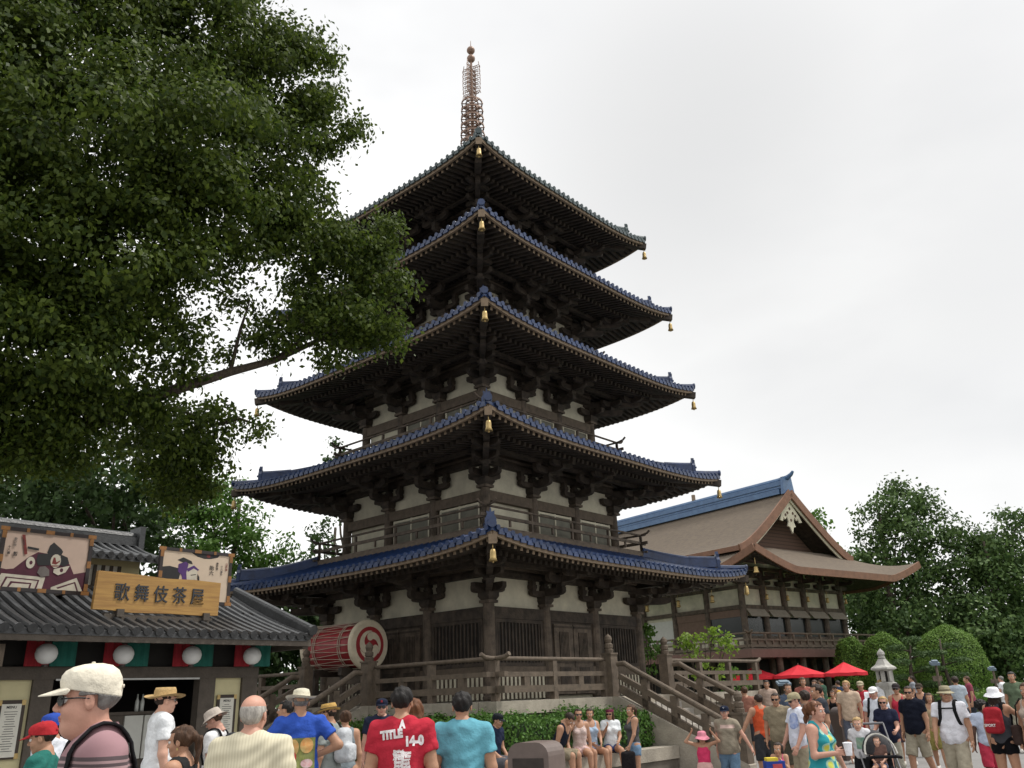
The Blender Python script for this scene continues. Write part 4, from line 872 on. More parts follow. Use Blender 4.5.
big = [pb(*a_) for a_ in [(60, 30, 105, 10.6), (165, 55, 85, 11), (245, 70, 62, 12), (300, 52, 34, 12.5), (278, 95, 55, 12.3), (325, 125, 38, 12.4), (200, 150, 85, 10.6), (285, 175, 52, 12), (95, 150, 105, 10), (5, 100, 100, 9.6),
    (0, 235, 100, 9.8), (120, 255, 85, 10.2), (215, 215, 62, 11.2), (290, 235, 42, 12.2), (330, 250, 36, 12.8), (352, 262, 34, 13.0), (386, 238, 24, 13.2), (388, 290, 24, 13.2), (384, 335, 27, 13.2), (345, 318, 38, 13), (300, 322, 32, 12.7), (335, 350, 20, 13.0),
    (45, 345, 85, 10.2), (110, 350, 50, 10.8), (150, 318, 40, 11), (240, 290, 26, 12.2, .6), (262, 335, 22, 12.4, .6), (195, 340, 26, 11.6, .5), (170, 360, 26, 11.6, .5), (60, 415, 72, 11.4), (140, 425, 32, 12.2), (0, 425, 55, 11), (165, 450, 42, 13.5), (200, 470, 30, 13.2), (20, 400, 80, 10.8),
    (228, 428, 15, 13.4, .8), (262, 426, 14, 13.6, .7), (212, 412, 16, 13.2, .8), (182, 418, 20, 13.), (178, 492, 28, 14),
    (120, 235, 50, 10.5), (30, 285, 50, 10.3), (242, 132, 48, 11.6), (205, 22, 50, 11.5), (268, 205, 38, 12.1), (160, 190, 50, 10.6), (70, 310, 50, 10.4), (310, 285, 26, 12.8), (200, 452, 20, 13.0), (192, 432, 20, 13), (150, 395, 24, 11.8), (192, 374, 15, 12.2, .8), (228, 358, 13, 12.5, .7), (262, 350, 16, 12.7, .8), (-110, 60, 120, 9.5), (-110, 260, 120, 9.5), (-110, 420, 90, 10), (90, -90, 120, 10.5), (230, -35, 55, 12), (-60, -80, 110, 10), (150, -200, 90, 10.5), (-260, 100, 150, 8.5), (-280, 300, 130, 8.5)]]
tree('camphor_tree', (-10.2, 11.2, 0), None, (-7.8, 11.0, 7.5), big, LEAF_A, .09, 42, 'huge dark leafy tree whose crown fills the upper left', r0=.5, r1=.2, clump=.30, seed=3, droop=.35, shell=.65)
# the long limb that reaches towards the pagoda
rngx = np.random.default_rng(5)
lm = MB(-10.2, 11.2, 0); ppx = [(-60, 470, 11.2), (30, 450, 11.4), (90, 425, 11.6), (134, 405, 11.9), (180, 388, 12.2), (230, 372, 12.5), (275, 360, 12.8), (330, 335, 13), (380, 290, 13.2)]
pts = [(-10.1, 11.2, 2.6)] + [tuple(at(*a_)) for a_ in ppx]; lm.tube(pts, [.22, .17, .14, .12, .10, .085, .07, .055, .035, .015], 9)
for a_, b_ in (((180, 388, 12.2), (190, 340, 11.6)), ((230, 372, 12.5), (250, 300, 12.2)), ((90, 425, 11.6), (60, 350, 10.4)), ((134, 405, 11.9), (215, 425, 13.3)), ((215, 425, 13.3), (262, 426, 13.6)), ((275, 360, 12.8), (345, 318, 13))):
    p_, q_ = Vector(at(*a_)), Vector(at(*b_)); lm.tube([p_, p_.lerp(q_, .5) + Vector((0, 0, .12)), q_], [.04, .028, .01], 6)
LSTEP = 2
ct = [o for o in COL.objects if o.name.startswith('camphor_tree')][0]; lm.build('branch', BARK, ct, True)
# trees behind the shop and pagoda
def group_tree(px, py, D, specs, name, leafm, size, per, label, grp, seed, top_py, r0=.22, clump=.5, shell=.5):
    bl = [pb(*s_) for s_ in specs]; x, y = spot(px, D); tp = at(px, top_py, D)
    return tree(name, (x, y, 0), None, (x + .3, y, tp[2]), bl, leafm, size, per, label, 'tree', grp, r0, .07, clump, seed, .25, shell)
G1 = 'trees behind the tea shop'
group_tree(215, 0, 34, [(205, 500, 34, 34), (235, 522, 30, 34), (258, 548, 22, 34), (180, 530, 34, 34), (225, 560, 34, 34), (150, 505, 30, 33.5), (262, 575, 25, 34), (195, 575, 34, 34), (285, 547, 12, 34, .8), (240, 492, 12, 34, .8)], 'broadleaf_tree', LEAF_B, .2, 9, 'bright green leafy tree behind the right end of the tea shop', G1, 11, 500)
group_tree(90, 0, 25, [(60, 475, 50, 23), (10, 475, 50, 23), (115, 480, 42, 23), (160, 490, 36, 23), (60, 505, 48, 25), (110, 520, 42, 25), (20, 500, 50, 25), (140, 545, 40, 25), (70, 560, 60, 25), (0, 540, 50, 25), (-60, 510, 60, 25)], 'broadleaf_tree', LEAF_D, .2, 8, 'deep green tree behind the shop ridge, under the camphor crown', G1, 12, 500)
group_tree(300, 0, 33, [(300, 600, 38, 33), (260, 625, 38, 33), (330, 640, 40, 33), (285, 660, 42, 33), (245, 665, 38, 33), (340, 600, 30, 33)], 'broadleaf_tree', LEAF_D, .25, 8, 'dark tree in the shade behind the red drum', G1, 13, 600)
group_tree(322, 0, 42, [(322, 535, 17, 42, .55), (312, 552, 14, 42, .5), (335, 548, 14, 42, .5), (328, 522, 9, 42, .5), (300, 562, 10, 42, .5), (345, 560, 12, 42, .5)], 'pine_tree', NEED, .22, 4, 'thin pale pine seen through the gap beside the pagoda', G1, 14, 528, r0=.14, clump=.4)
group_tree(340, 0, 46, [(335, 446, 10, 46, .5), (343, 455, 7, 46, .3), (330, 460, 6, 46, .3)], 'pine_tree', NEED, .25, 4, 'tip of a tall pine beside the third roof of the pagoda', G1, 15, 450, r0=.16, clump=.4)
G2 = 'tall trees beyond the hall'
group_tree(905, 0, 56, [(905, 500, 22, 56), (882, 522, 24, 56), (925, 518, 24, 56), (948, 532, 22, 56), (900, 545, 34, 56), (872, 560, 22, 56), (940, 565, 30, 56), (968, 552, 14, 56, .8), (978, 550, 20, 56), (990, 560, 22, 56), (965, 580, 26, 56), (890, 590, 34, 56), (935, 605, 38, 56), (905, 640, 40, 55), (958, 645, 34, 55), (865, 610, 22, 56), (862, 538, 9, 56, .7)], 'broadleaf_tree', LEAF_F, .27, 8, 'tallest rounded tree to the right of the hall', G2, 21, 500, r0=.4, clump=.8, shell=.4)
group_tree(1010, 0, 54, [(1005, 552, 26, 54), (1030, 540, 34, 54), (985, 580, 26, 54), (1015, 600, 38, 54), (985, 630, 34, 53), (1040, 620, 45, 54), (1010, 655, 40, 53), (1065, 570, 40, 54), (1022, 522, 12, 54, .8)], 'broadleaf_tree', LEAF_F, .27, 8, 'dense tree at the right edge of the view', G2, 22, 540, r0=.35, clump=.8, shell=.4)
group_tree(820, 0, 66, [(820, 530, 12, 66, .8), (812, 550, 20, 66), (838, 552, 12, 66, .8), (842, 575, 16, 66), (856, 565, 16, 66), (852, 590, 18, 66), (825, 590, 30, 66), (850, 610, 25, 64), (815, 515, 5, 66, .7)], 'broadleaf_tree', LEAF_B, .3, 5, 'lighter tree peeping over the right slope of the hall roof', G2, 23, 535, r0=.3, clump=.7, shell=.4)
group_tree(955, 0, 58, [(955, 625, 22, 58), (930, 640, 25, 58), (905, 650, 28, 58), (985, 640, 25, 57), (965, 665, 32, 57), (1010, 650, 30, 57)], 'broadleaf_tree', LEAF_D, .3, 6, 'lower dark tree directly behind the round bushes', G2, 24, 640, r0=.25, clump=.7)
group_tree(875, 0, 60, [(872, 600, 22, 60), (866, 630, 22, 60), (885, 640, 28, 60), (880, 665, 30, 59)], 'broadleaf_tree', LEAF_D, .3, 6, 'dark tree in the corner between hall and tallest tree', G2, 25, 600, r0=.25, clump=.7)
# far woodland closing the horizon (reads as one mass)
rng = np.random.default_rng(77); bl = []
for a_ in np.linspace(-75, 75, 74):
    D = 85 + rng.normal() * 5; h = 7 + rng.random() * 4; x = D * math.sin(R(a_)); y = D * math.cos(R(a_)); r_ = 4.6 + rng.random() * 1.5
    bl += [(x, y, h * .6, r_, r_, h * .6, .5), (x + rng.normal() * 2, y - 2, 2.5, r_, r_, 3.2, .5)]
V, F = crown(bl, .6, rng, 1.6, 1.6, .35); tag(rawmesh('woodland', V, F, LEAF_D), 'continuous dark woodland closing off the far distance', 'woodland', kind='stuff')
# topiary
def dome(px, D, rp, top_py, label, seed, squash=1.0):
    x, y = spot(px, D); zt = at(px, top_py, D)[2]; r_ = rp * D / 930; t = thing('clipped_bush', (x, y, 0), 0, label, 'bush', 'clipped dome bushes'); rg_ = np.random.default_rng(seed)
    n = int(16000 * r_ * zt / 5); v = rg_.normal(size=(n, 3)); v /= np.linalg.norm(v, axis=1)[:, None]; hz = zt * .56; c = np.array([0, 0, zt - hz])
    rad = 1 + .02 * np.sin(v[:, 0] * 9 + seed) + .015 * rg_.normal(size=n) + .02 * np.sin(v[:, 2] * 11)
    Pp = c + v * rad[:, None] * np.array([r_, r_, hz]); Pp = Pp[Pp[:, 2] > 0]; vv = (Pp - c) / np.linalg.norm(Pp - c, axis=1)[:, None]
    V, F = leaf_quads(np.repeat(Pp, 2, 0) + rg_.normal(size=(len(Pp) * 2, 3)) * .03, np.repeat(vv, 2, 0), .075, rg_, 0, .7); rawmesh('foliage', V, F, LEAF_T, t)
    q = MB(); q.lathe([(r_ * .95 * math.sin(k * math.pi / 10) + .001, -hz * .95 * math.cos(k * math.pi / 10)) for k in range(1, 10)], (0, 0, zt - hz), 20); q.build('core', mat('bush_core', (.02, .04, .012), .95), t, True)
dome(856, 45, 19, 637, 'smallest clipped dome bush, beside the hall balcony', 31); dome(890, 44, 25, 633, 'middle clipped dome bush behind the stone lantern', 32); dome(955, 42, 34, 626, 'largest clipped dome bush on the right', 33)
# cloud pruned pine
x, y = spot(915, 38); cpn = thing('cloud_pruned_pine', (x, y, 0), 0, 'cloud-pruned pine with flat foliage pads between the round bushes', 'tree'); rg_ = np.random.default_rng(40)
pads = []; q = MB(); q.tube([(0, 0, 0), (.15, 0, 1.0), (-.1, 0, 2.0), (.1, 0, 3.1)], [.12, .1, .08, .03], 8); q.tube([(1.3, -.3, 0), (1.45, -.2, 1.0), (1.3, -.1, 2.2), (1.4, 0, 3.3)], [.1, .09, .07, .03], 8)
for k in range(17):
    z = .9 + (k % 9) * .30; sd_ = -1 if k % 2 else 1; bx = 0 if k < 9 else 1.4; px_ = bx + sd_ * (.65 - .12 * ((k % 9) // 3)) * (1 if k % 9 < 8 else .2); py_ = rg_.normal() * .25
    pads.append((px_, py_, z, .52 - .02 * (k % 9), .5, .10, 1)); q.tube([(bx, 0, z - .15), (px_, py_, z - .03)], [.04, .02], 5)
q.build('trunk', BARK, cpn, True)
Cs, Ds = [], []
for (px_, py_, z, a_, b_, c_, _) in pads:
    n = 330; v = rg_.normal(size=(n, 3)); v /= np.linalg.norm(v, axis=1)[:, None]; Cs.append(np.array([px_, py_, z]) + v * np.array([a_, b_, c_]) * (.8 + .3 * rg_.random((n, 1)))); v[:, 2] += .6; Ds.append(v)
V, F = leaf_quads(np.concatenate(Cs), np.concatenate(Ds), .14, rg_, -.2, .3); rawmesh('foliage', V, F, NEED, cpn)
# hedges
def hedge(name, frame, boxes, label, leafm=LEAF_H, size=.075, dens=420, seed=50, rz=0.):
    t = thing(name, (*frame, 0), rz, label, 'hedge'); rg_ = np.random.default_rng(seed); Pt, Dt = [], []; core = MB()
    for (x0, x1, y0, y1, z1) in boxes:
        core.box(x0 + .08, x1 - .08, y0 + .08, y1 - .08, 0, z1 - .1)
        for (ar, fn, nr) in (((x1 - x0) * (y1 - y0), lambda u, v: (x0 + (x1 - x0) * u, y0 + (y1 - y0) * v, z1 + 0 * u), (0, 0, 1)), ((x1 - x0) * z1, lambda u, v: (x0 + (x1 - x0) * u, y0 + 0 * u, z1 * v), (0, -1, 0)), ((x1 - x0) * z1, lambda u, v: (x0 + (x1 - x0) * u, y1 + 0 * u, z1 * v), (0, 1, 0)), ((y1 - y0) * z1, lambda u, v: (x0 + 0 * u, y0 + (y1 - y0) * u, z1 * v), (-1, 0, 0)), ((y1 - y0) * z1, lambda u, v: (x1 + 0 * u, y0 + (y1 - y0) * u, z1 * v), (1, 0, 0))):
            n = int(ar * dens); u, v = rg_.random(n), rg_.random(n); p_ = np.stack(fn(u, v), 1); nr = np.array(nr, float)
            wob = (.05 * np.sin(p_[:, 0] * 3.1 + seed) + .05 * np.sin(p_[:, 1] * 4.3) + .04 * np.sin(p_[:, 2] * 7 + p_[:, 0] * 2) + .05 * rg_.normal(size=n))
            Pt.append(p_ + nr * wob[:, None]); Dt.append(np.repeat(nr[None], n, 0))
    Pt = np.concatenate(Pt); Dt = np.concatenate(Dt); V, F = leaf_quads(np.repeat(Pt, 2, 0) + rg_.normal(size=(len(Pt) * 2, 3)) * .035, np.repeat(Dt, 2, 0), size, rg_, -.1, .6)
    V[:, 2] = np.abs(V[:, 2]); rawmesh('foliage', V, F, leafm, t); core.build('core', mat('bush_core', (.02, .04, .012), .95), t)
hedge('hedge', (CX, CY), [(-6.35, -1.55, -6.55, -5.6, 1.18), (-6.5, -5.62, -5.55, -1.6, 1.16)], 'leafy green hedge running along the foot of the pagoda terrace', rz=ROT)
hx, hy = spot(1000, 36); hedge('hedge', (hx, hy), [(-2.2, 6, -.5, .6, .95)], 'low trimmed hedge at the right behind the man in white', LEAF_B, .12, 240, 51)
hx, hy = spot(905, 39); hedge('hedge', (hx, hy), [(-3.6, 3.6, -.3, .9, .95)], 'low hedge at the foot of the clipped dome bushes', LEAF_T, .12, 240, 52)
# young leafy shrubs beyond the staircase
def shrub(px, D, specs, label, seed, leafm=LEAF_Y, size=.13):
    x, y = spot(px, D); bl = [pb(*s_) for s_ in specs]; t = thing('young_shrub', (x, y, 0), 0, label, 'shrub', 'young shrubs beyond the staircase'); rg_ = np.random.default_rng(seed)
    bl = [(b[0] - x, b[1] - y) + tuple(b[2:]) for b in bl]; V, F = crown(bl, size, rg_, 4, .22, .8, .1); rawmesh('foliage', V, F, leafm, t); q = MB()
    for b in bl: q.tube([(0, 0, 0), (b[0] * .4, b[1] * .4, b[2] * .6), tuple(b[:3])], [.03, .02, .008], 5)
    q.build('stem', BARK, t)
shrub(705, 28, [(705, 643, 11, 28), (690, 652, 10, 28), (722, 648, 10, 28), (712, 632, 6, 28, .8), (700, 668, 14, 28), (722, 672, 12, 28), (684, 640, 5, 28, .7), (728, 640, 5, 28, .7)], 'yellow-green shrub rising above the terrace railing', 61)
shrub(651, 27, [(650, 640, 8, 27), (644, 655, 7, 27), (658, 652, 8, 27), (645, 628, 5, 27, .7), (652, 668, 9, 27)], 'small yellow-green shrub close to the corner of the pagoda', 62, LEAF_B)
shrub(738, 29, [(735, 680, 10, 29), (725, 690, 9, 29), (745, 690, 9, 29)], 'low shrub seen through the terrace railing', 63, LEAF_B)
# ================================================================ people
def smin(a, b, k):
    h = np.maximum(k - np.abs(a - b), 0) / k; return np.minimum(a, b) - h * h * k * .25
def cap(P, a, b, r1, r2):
    a = np.asarray(a, np.float32); b = np.asarray(b, np.float32); ba = b - a; pa = P - a; h = np.clip(pa @ ba / (ba @ ba + 1e-12), 0, 1)
    return np.linalg.norm(pa - h[:, None] * ba, axis=1) - (r1 + (r2 - r1) * h)
def ell(P, c, r):
    r = np.asarray(r, np.float32); q = (P - np.asarray(c, np.float32)) / r; k0 = np.linalg.norm(q, axis=1); k1 = np.linalg.norm(q / r, axis=1); return k0 * (k0 - 1) / (k1 + 1e-9)
def rbox(P, c, b, r):
    q = np.abs(P - np.asarray(c, np.float32)) - np.asarray(b, np.float32) + r; return np.linalg.norm(np.maximum(q, 0), axis=1) + np.minimum(q.max(1), 0) - r
def nets(f, lo, hi, h):
    """surface nets of f<0 over a box"""
    lo = np.array(lo, np.float32); n = np.ceil((np.array(hi) - lo) / h).astype(int) + 1
    ax = [lo[i] + np.arange(n[i], dtype=np.float32) * h for i in range(3)]
    Pp = np.stack(np.meshgrid(*ax, indexing='ij'), -1).reshape(-1, 3)
    d = f(Pp).astype(np.float32).reshape(n); d[0] = d[-1] = 1; d[:, 0] = d[:, -1] = 1; d[:, :, 0] = d[:, :, -1] = 1
    s = d < 0; m = n - 1; cnt = np.zeros(m, np.float32); acc = np.zeros(tuple(m) + (3,), np.float32)
    C_ = [(i, j, k) for i in (0, 1) for j in (0, 1) for k in (0, 1)]
    sl = lambda A, c: A[c[0]:c[0] + m[0], c[1]:c[1] + m[1], c[2]:c[2] + m[2]]
    for a_ in C_:
        for axx in range(3):
            if a_[axx] == 0:
                b_ = list(a_); b_[axx] = 1; b_ = tuple(b_); da, db = sl(d, a_), sl(d, b_); x = (da < 0) != (db < 0)
                t = np.where(x, da / np.where(x, da - db, 1), 0); cnt += x
                for q in range(3): acc[..., q] += np.where(x, a_[q] + (t if q == axx else 0), 0)
    on = cnt > 0; idx = -np.ones(m, np.int64); idx[on] = np.arange(on.sum()); cell = np.argwhere(on)
    V = lo + (cell + acc[on] / cnt[on][:, None]) * h; F = []
    for axx in range(3):
        u, v = (axx + 1) % 3, (axx + 2) % 3; nn = list(n); e = [slice(0, n[i]) for i in range(3)]; e[axx] = slice(0, n[axx] - 1); e2 = list(e); e2[axx] = slice(1, n[axx])
        a_, b_ = s[tuple(e)], s[tuple(e2)]; w = np.argwhere(a_ != b_); 
        if not len(w): continue
        sg = a_[tuple(w.T)]; ok = (w[:, u] > 0) & (w[:, v] > 0) & (w[:, u] < n[u] - 1) & (w[:, v] < n[v] - 1); w, sg = w[ok], sg[ok]
        def g_(du, dv): z = w.copy(); z[:, u] -= du; z[:, v] -= dv; return idx[tuple(z.T)]
        q = np.stack([g_(0, 0), g_(1, 0), g_(1, 1), g_(0, 1)], 1); q[~sg] = q[~sg][:, ::-1]; F.append(q)
    return V, np.concatenate(F)
def ry(a_): return np.array([[math.cos(a_), -math.sin(a_), 0], [math.sin(a_), math.cos(a_), 0], [0, 0, 1]])       # turn about z
def rx(a_): return np.array([[1, 0, 0], [0, math.cos(a_), math.sin(a_)], [0, -math.sin(a_), math.cos(a_)]])      # nod forward for a_>0
def rs(a_): return np.array([[math.cos(a_), 0, math.sin(a_)], [0, 1, 0], [-math.sin(a_), 0, math.cos(a_)]])      # lean to the right
# --- head, unit size (height about .235) at eye level origin
def head_f(P, jowl=0., fem=0.):
    d = ell(P, (0, -.016, .035), (.076, .096, .084)); d = smin(d, ell(P, (0, .022, -.045), (.056 + jowl * .012 - fem * .004, .060, .074)), .03)
    d = smin(d, ell(P, (0, .052, -.093), (.026 + jowl * .006, .024, .022)), .03)
    if jowl: d = smin(d, ell(P, (0, .028, -.105), (.045, .045, .032)), .03)
    ax = P.copy(); ax[:, 0] = np.abs(ax[:, 0])
    d = smin(d, ell(ax, (.032, .055, -.035), (.026, .026, .026)), .02)
    d = smin(d, ell(ax, (.028, .077, .024), (.026, .012, .009)), .014)
    d = -smin(-d, ell(ax, (.032, .1, .002), (.021, .026, .014)), .012)
    d = smin(d, cap(P, (0, .077, .012), (0, .0985, -.026), .0085, .0125), .014); d = smin(d, ell(ax, (.012, .092, -.032), (.009, .011, .008)), .008)
    d = smin(d, ell(P, (0, .080, -.058), (.023, .011, .0065)), .005); d = smin(d, ell(P, (0, .078, -.069), (.020, .011, .007)), .005)
    e_ = np.maximum(ell(ax, (.076, -.008, -.010), (.010, .018, .030)), -ell(ax, (.087, -.002, -.006), (.007, .010, .018))); d = smin(d, e_, .006)
    d = smin(d, cap(P, (0, -.018, -.06), (0, -.04, -.17), .048 + jowl * .012 - fem * .008, .05 + jowl * .012 - fem * .006), .03)
    return d
CACHE = {}
def head_tmpl(jowl, fem, h):
    k = ('h', jowl, fem, h)
    if k not in CACHE:
        V, F = nets(lambda P: head_f(P, jowl, fem), (-.1, -.13, -.17), (.1, .125, .13), h)
        c = V[F].mean(1); mi = np.zeros(len(F), int); mi[(np.abs(c[:, 0]) < .021) & (c[:, 2] < -.054) & (c[:, 2] > -.074) & (c[:, 1] > .081)] = 3
        ev = []; ef = []; em = []
        for sx in (-1, 1):
            for (r_, oy, m_) in ((.0135, .0, 1), (.0068, .0085, 2)):
                n0 = sum(len(x) for x in ev); nu, nv = 10, 7; vv = [[r_ * math.sin(math.pi * (j + .01) / (nv - .98)) * math.cos(2 * math.pi * i / nu) + sx * .032, r_ * math.sin(math.pi * (j + .01) / (nv - .98)) * math.sin(2 * math.pi * i / nu) + .072 + oy, r_ * math.cos(math.pi * (j + .01) / (nv - .98)) + .002] for j in range(nv) for i in range(nu)]
                ev.append(vv); q = [[n0 + j * nu + i, n0 + (j + 1) * nu + i, n0 + (j + 1) * nu + (i + 1) % nu, n0 + j * nu + (i + 1) % nu] for j in range(nv - 1) for i in range(nu)]; ef += q; em += [m_] * len(q)
        E_ = np.array([x for y in ev for x in y]); CACHE[k] = (np.concatenate([V, E_]), np.concatenate([F, np.array(ef) + len(V)]), np.concatenate([mi, em]))
    return CACHE[k]
def hand_f(P, curl):
    d = rbox(P, (0, .004, -.055), (.013, .038, .045), .012)
    for j, (y, L) in enumerate(((.033, .068), (.012, .078), (-.010, .072), (-.030, .056))):
        b0 = np.array([0, y, -.092]); L1, L2, L3 = L * .45, L * .3, L * .25; a1, a2, a3 = curl * .5, curl * 1.2, curl * 1.7
        f_ = lambda p, L_, a_: p + np.array([-math.sin(a_) * 1, y * .25 * L_ * 8, -math.cos(a_)]) * L_
        p1 = f_(b0, L1, a1); p2 = f_(p1, L2, a2); p3 = f_(p2, L3, a3)
        for u, v, ra, rb in ((b0, p1, .0092, .0086), (p1, p2, .0086, .008), (p2, p3, .008, .0068)): d = smin(d, cap(P, u, v, ra, rb), .004)
    d = smin(d, cap(P, (-.004, .03, -.03), (-.014, .056, -.062), .014, .011), .01); d = smin(d, cap(P, (-.014, .056, -.062), (-.022, .062, -.093), .0105, .0085), .004)
    return smin(d, cap(P, (0, 0, .03), (0, 0, -.02), .024, .026), .02)
def hand_tmpl(curl, h):
    k = ('hand', curl, h)
    if k not in CACHE: CACHE[k] = nets(lambda P: hand_f(P, curl), (-.12, -.075, -.19), (.04, .09, .05), h)
    return CACHE[k]
def hairf(style):
    def f(P):
        base = ell(P, (0, -.020, .036), (.086, .104, .088)); lump = .003 * np.sin(P[:, 0] * 120 + P[:, 2] * 40) + .003 * np.sin(P[:, 1] * 90 + P[:, 2] * 60)
        face = np.maximum(.030 - P[:, 1] - .25 * np.maximum(P[:, 2] - .02, 0), P[:, 2] - .068); side = np.maximum(np.maximum(.0 - P[:, 1], P[:, 2] - .02), -1)
        d = np.maximum(base + lump, -face)
        ear = np.maximum(np.maximum(-.035 - P[:, 1], P[:, 2] - .012), .05 - np.abs(P[:, 0]))
        if style == 'short': d = np.maximum(np.maximum(d, -ear), -.075 - P[:, 2])
        elif style == 'balding': d = np.maximum(np.maximum(np.maximum(ell(P, (0, -.018, .02), (.0795, .099, .09)), -ear), P[:, 2] - .055), np.maximum(-.07 - P[:, 2], P[:, 1] - .02))
        elif style == 'full': d = np.maximum(np.maximum(ell(P, (0, -.022, .034), (.09, .108, .09)) + lump, -face), np.maximum(-ear, -.085 - P[:, 2]))
        else:
            d = np.maximum(base + lump, -face); d = np.maximum(d, -.07 - P[:, 2])
            if style == 'long':
                w = 0.0
                s_ = smin(cap(P, (.062, -.02, .03), (.078, -.03, -.24), .034, .028), cap(P, (-.062, -.02, .03), (-.078, -.03, -.24), .034, .028), .02); s_ = smin(s_, ell(P, (0, -.075, -.10), (.088, .04, .17)), .03); d = smin(d, s_ + lump, .02)
            if style == 'pony': d = smin(d, cap(P, (0, -.1, .05), (0, -.15, .0), .022, .032) + lump, .01); d = smin(d, cap(P, (0, -.15, .0), (0, -.135, -.17), .032, .014) + lump, .02)
            if style == 'bun': d = smin(d, ell(P, (0, -.105, .075), (.045, .04, .04)) + lump, .015)
            if style == 'messy': d = smin(d, ell(P, (0, -.12, .02), (.055, .05, .06)) + lump * 2, .02); d = smin(d, cap(P, (0, -.13, .0), (.02, -.15, -.11), .04, .02) + lump * 2, .02)
            if style == 'afro': d = ell(P, (0, -.02, .04), (.12, .125, .11)) + lump * 2; d = np.maximum(d, -face)
        return d
    return f
def hair_tmpl(style, h):
    k = ('hair', style, h)
    if k not in CACHE: CACHE[k] = nets(hairf(style), (-.15, -.22, -.34), (.15, .12, .17), h)
    return CACHE[k]
def hat_mb(kind, mi=0):
    q = MB()
    def shell(prof, n=24, sx=.92, sy=1.12, cy=-.015, wob=0.):
        rows = []
        for (r_, z) in prof: rows.append([(r_ * sx * math.cos(2 * math.pi * j / n), cy + r_ * sy * math.sin(2 * math.pi * j / n), z + wob * (r_ > .11) * math.sin(4 * math.pi * j / n + .6)) for j in range(n + 1)])
        if kind in ('cap', 'backcap'): rows = [[(x, y, z + .22 * (y + .02) * (1 if kind == 'cap' else -1) * max(0, 1 - (z - .022) / .1)) for x, y, z in r_] for r_ in rows]
        q.grid(rows); q.grid([[(x * .985, y * .985, z - .003) for x, y, z in r_] for r_ in rows], None, True)
    if kind in ('cap', 'backcap'):
        shell([(.0945, .022), (.097, .05), (.093, .078), (.082, .1), (.06, .116), (.03, .124), (.001, .126)])
        s_ = 1 if kind == 'cap' else -1; rows = []
        for k in range(6):
            t = k / 5; rows.append([((.078 - .012 * t * t) * math.sin(a_) * (1), s_ * ((.085 - .02) + (.02 + .085 * t) * math.cos(a_) * 1.0) + (-.008 if s_ > 0 else 0), .036 + .012 * math.cos(a_) * (1 - t) - .012 * t) for a_ in [(-1.45 + 2.9 * j / 12) for j in range(13)]])
        q.sheet(rows if s_ < 0 else rows[::-1], .004); q.lathe([(.008, 0), (.006, .006), (.001, .007)], (0, -.015, .125), 8)
        if kind == 'cap': q.box(-.03, .03, -.126, -.118, .03, .042)
    elif kind == 'wide': shell([(.168, .052), (.15, .034), (.105, .038), (.096, .045), (.093, .08), (.082, .118), (.05, .13), (.001, .128)], wob=.012)
    elif kind == 'straw': shell([(.175, .046), (.15, .036), (.1, .040), (.096, .045), (.094, .09), (.083, .122), (.05, .118), (.001, .112)], wob=.016)
    elif kind == 'fedora': shell([(.135, .05), (.125, .036), (.1, .04), (.096, .045), (.093, .085), (.08, .118), (.05, .112), (.001, .108)], wob=.008)
    elif kind == 'bucket': shell([(.15, .012), (.13, .022), (.1, .04), (.094, .055), (.089, .09), (.078, .118), (.05, .127), (.001, .129)], wob=.006)
    elif kind == 'floppy': shell([(.165, -.015), (.15, .0), (.118, .028), (.099, .05), (.096, .09), (.082, .122), (.05, .135), (.001, .137)], wob=.014)
    elif kind == 'headband': shell([(.0945, .05), (.0985, .075), (.092, .1)])
    return q
def hatband_mb(z0=.045, z1=.068, r_=.0985):
    q = MB(); n = 24; q.grid([[(r_ * .92 * math.cos(2 * math.pi * j / n), -.015 + r_ * 1.12 * math.sin(2 * math.pi * j / n), z) for j in range(n + 1)] for z in (z0, z1)]); return q
ARMS = {'hang': ((.17, -.03, -1), (.05, .2, -1)), 'swingf': ((.14, .28, -1), (.0, .5, -.9)), 'swingb': ((.16, -.32, -1), (.08, .05, -1)), 'hip': ((.75, -.35, -.9), (-.75, .45, -.35)), 'cup': ((.2, .12, -1), (-.5, .9, .1)), 'hold': ((.12, .25, -1), (-.4, .9, -.1)),
        'up': ((.75, .35, .25), (-.62, -.05, .85)), 'push': ((.15, .35, -1), (.0, .95, -.25)), 'neck': ((.35, .45, -.5), (-.75, -.1, .75)), 'lap': ((.1, .3, -1), (-.35, .85, -.45)), 'out': ((.6, .1, -1), (.5, .1, -.9)), 'bag': ((.2, .0, -1), (.08, .1, -1)), 'reach': ((.3, .8, -.5), (-.1, 1, -.2)), 'drink': ((.2, .35, -1), (-.45, .55, .9))}
LEGS = {'stand': ((.05, .02, -1), (.02, -.03, -1)), 'fwd': ((.03, .32, -1), (.02, .04, -1)), 'back': ((.03, -.16, -1), (.02, -.5, -1)), 'sit': ((.12, 1, -.06), (.02, .05, -1)), 'sitlow': ((.25, .9, -.35), (.05, -.2, -1))}
HAIRC = {'grey': (.20, .19, .18), 'black': (.012, .01, .009), 'brown': (.07, .035, .018), 'blond': (.42, .28, .12), 'white': (.42, .39, .35), 'auburn': (.13, .05, .02), 'dark': (.03, .018, .012)}
SKIN = {'fair': (.62, .36, .26), 'pink': (.52, .28, .205), 'tan': (.42, .23, .145), 'brown': (.22, .115, .07), 'dark': (.09, .045, .03)}
def nrm(v): v = np.array(v, float); return v / np.linalg.norm(v)
NP = 0
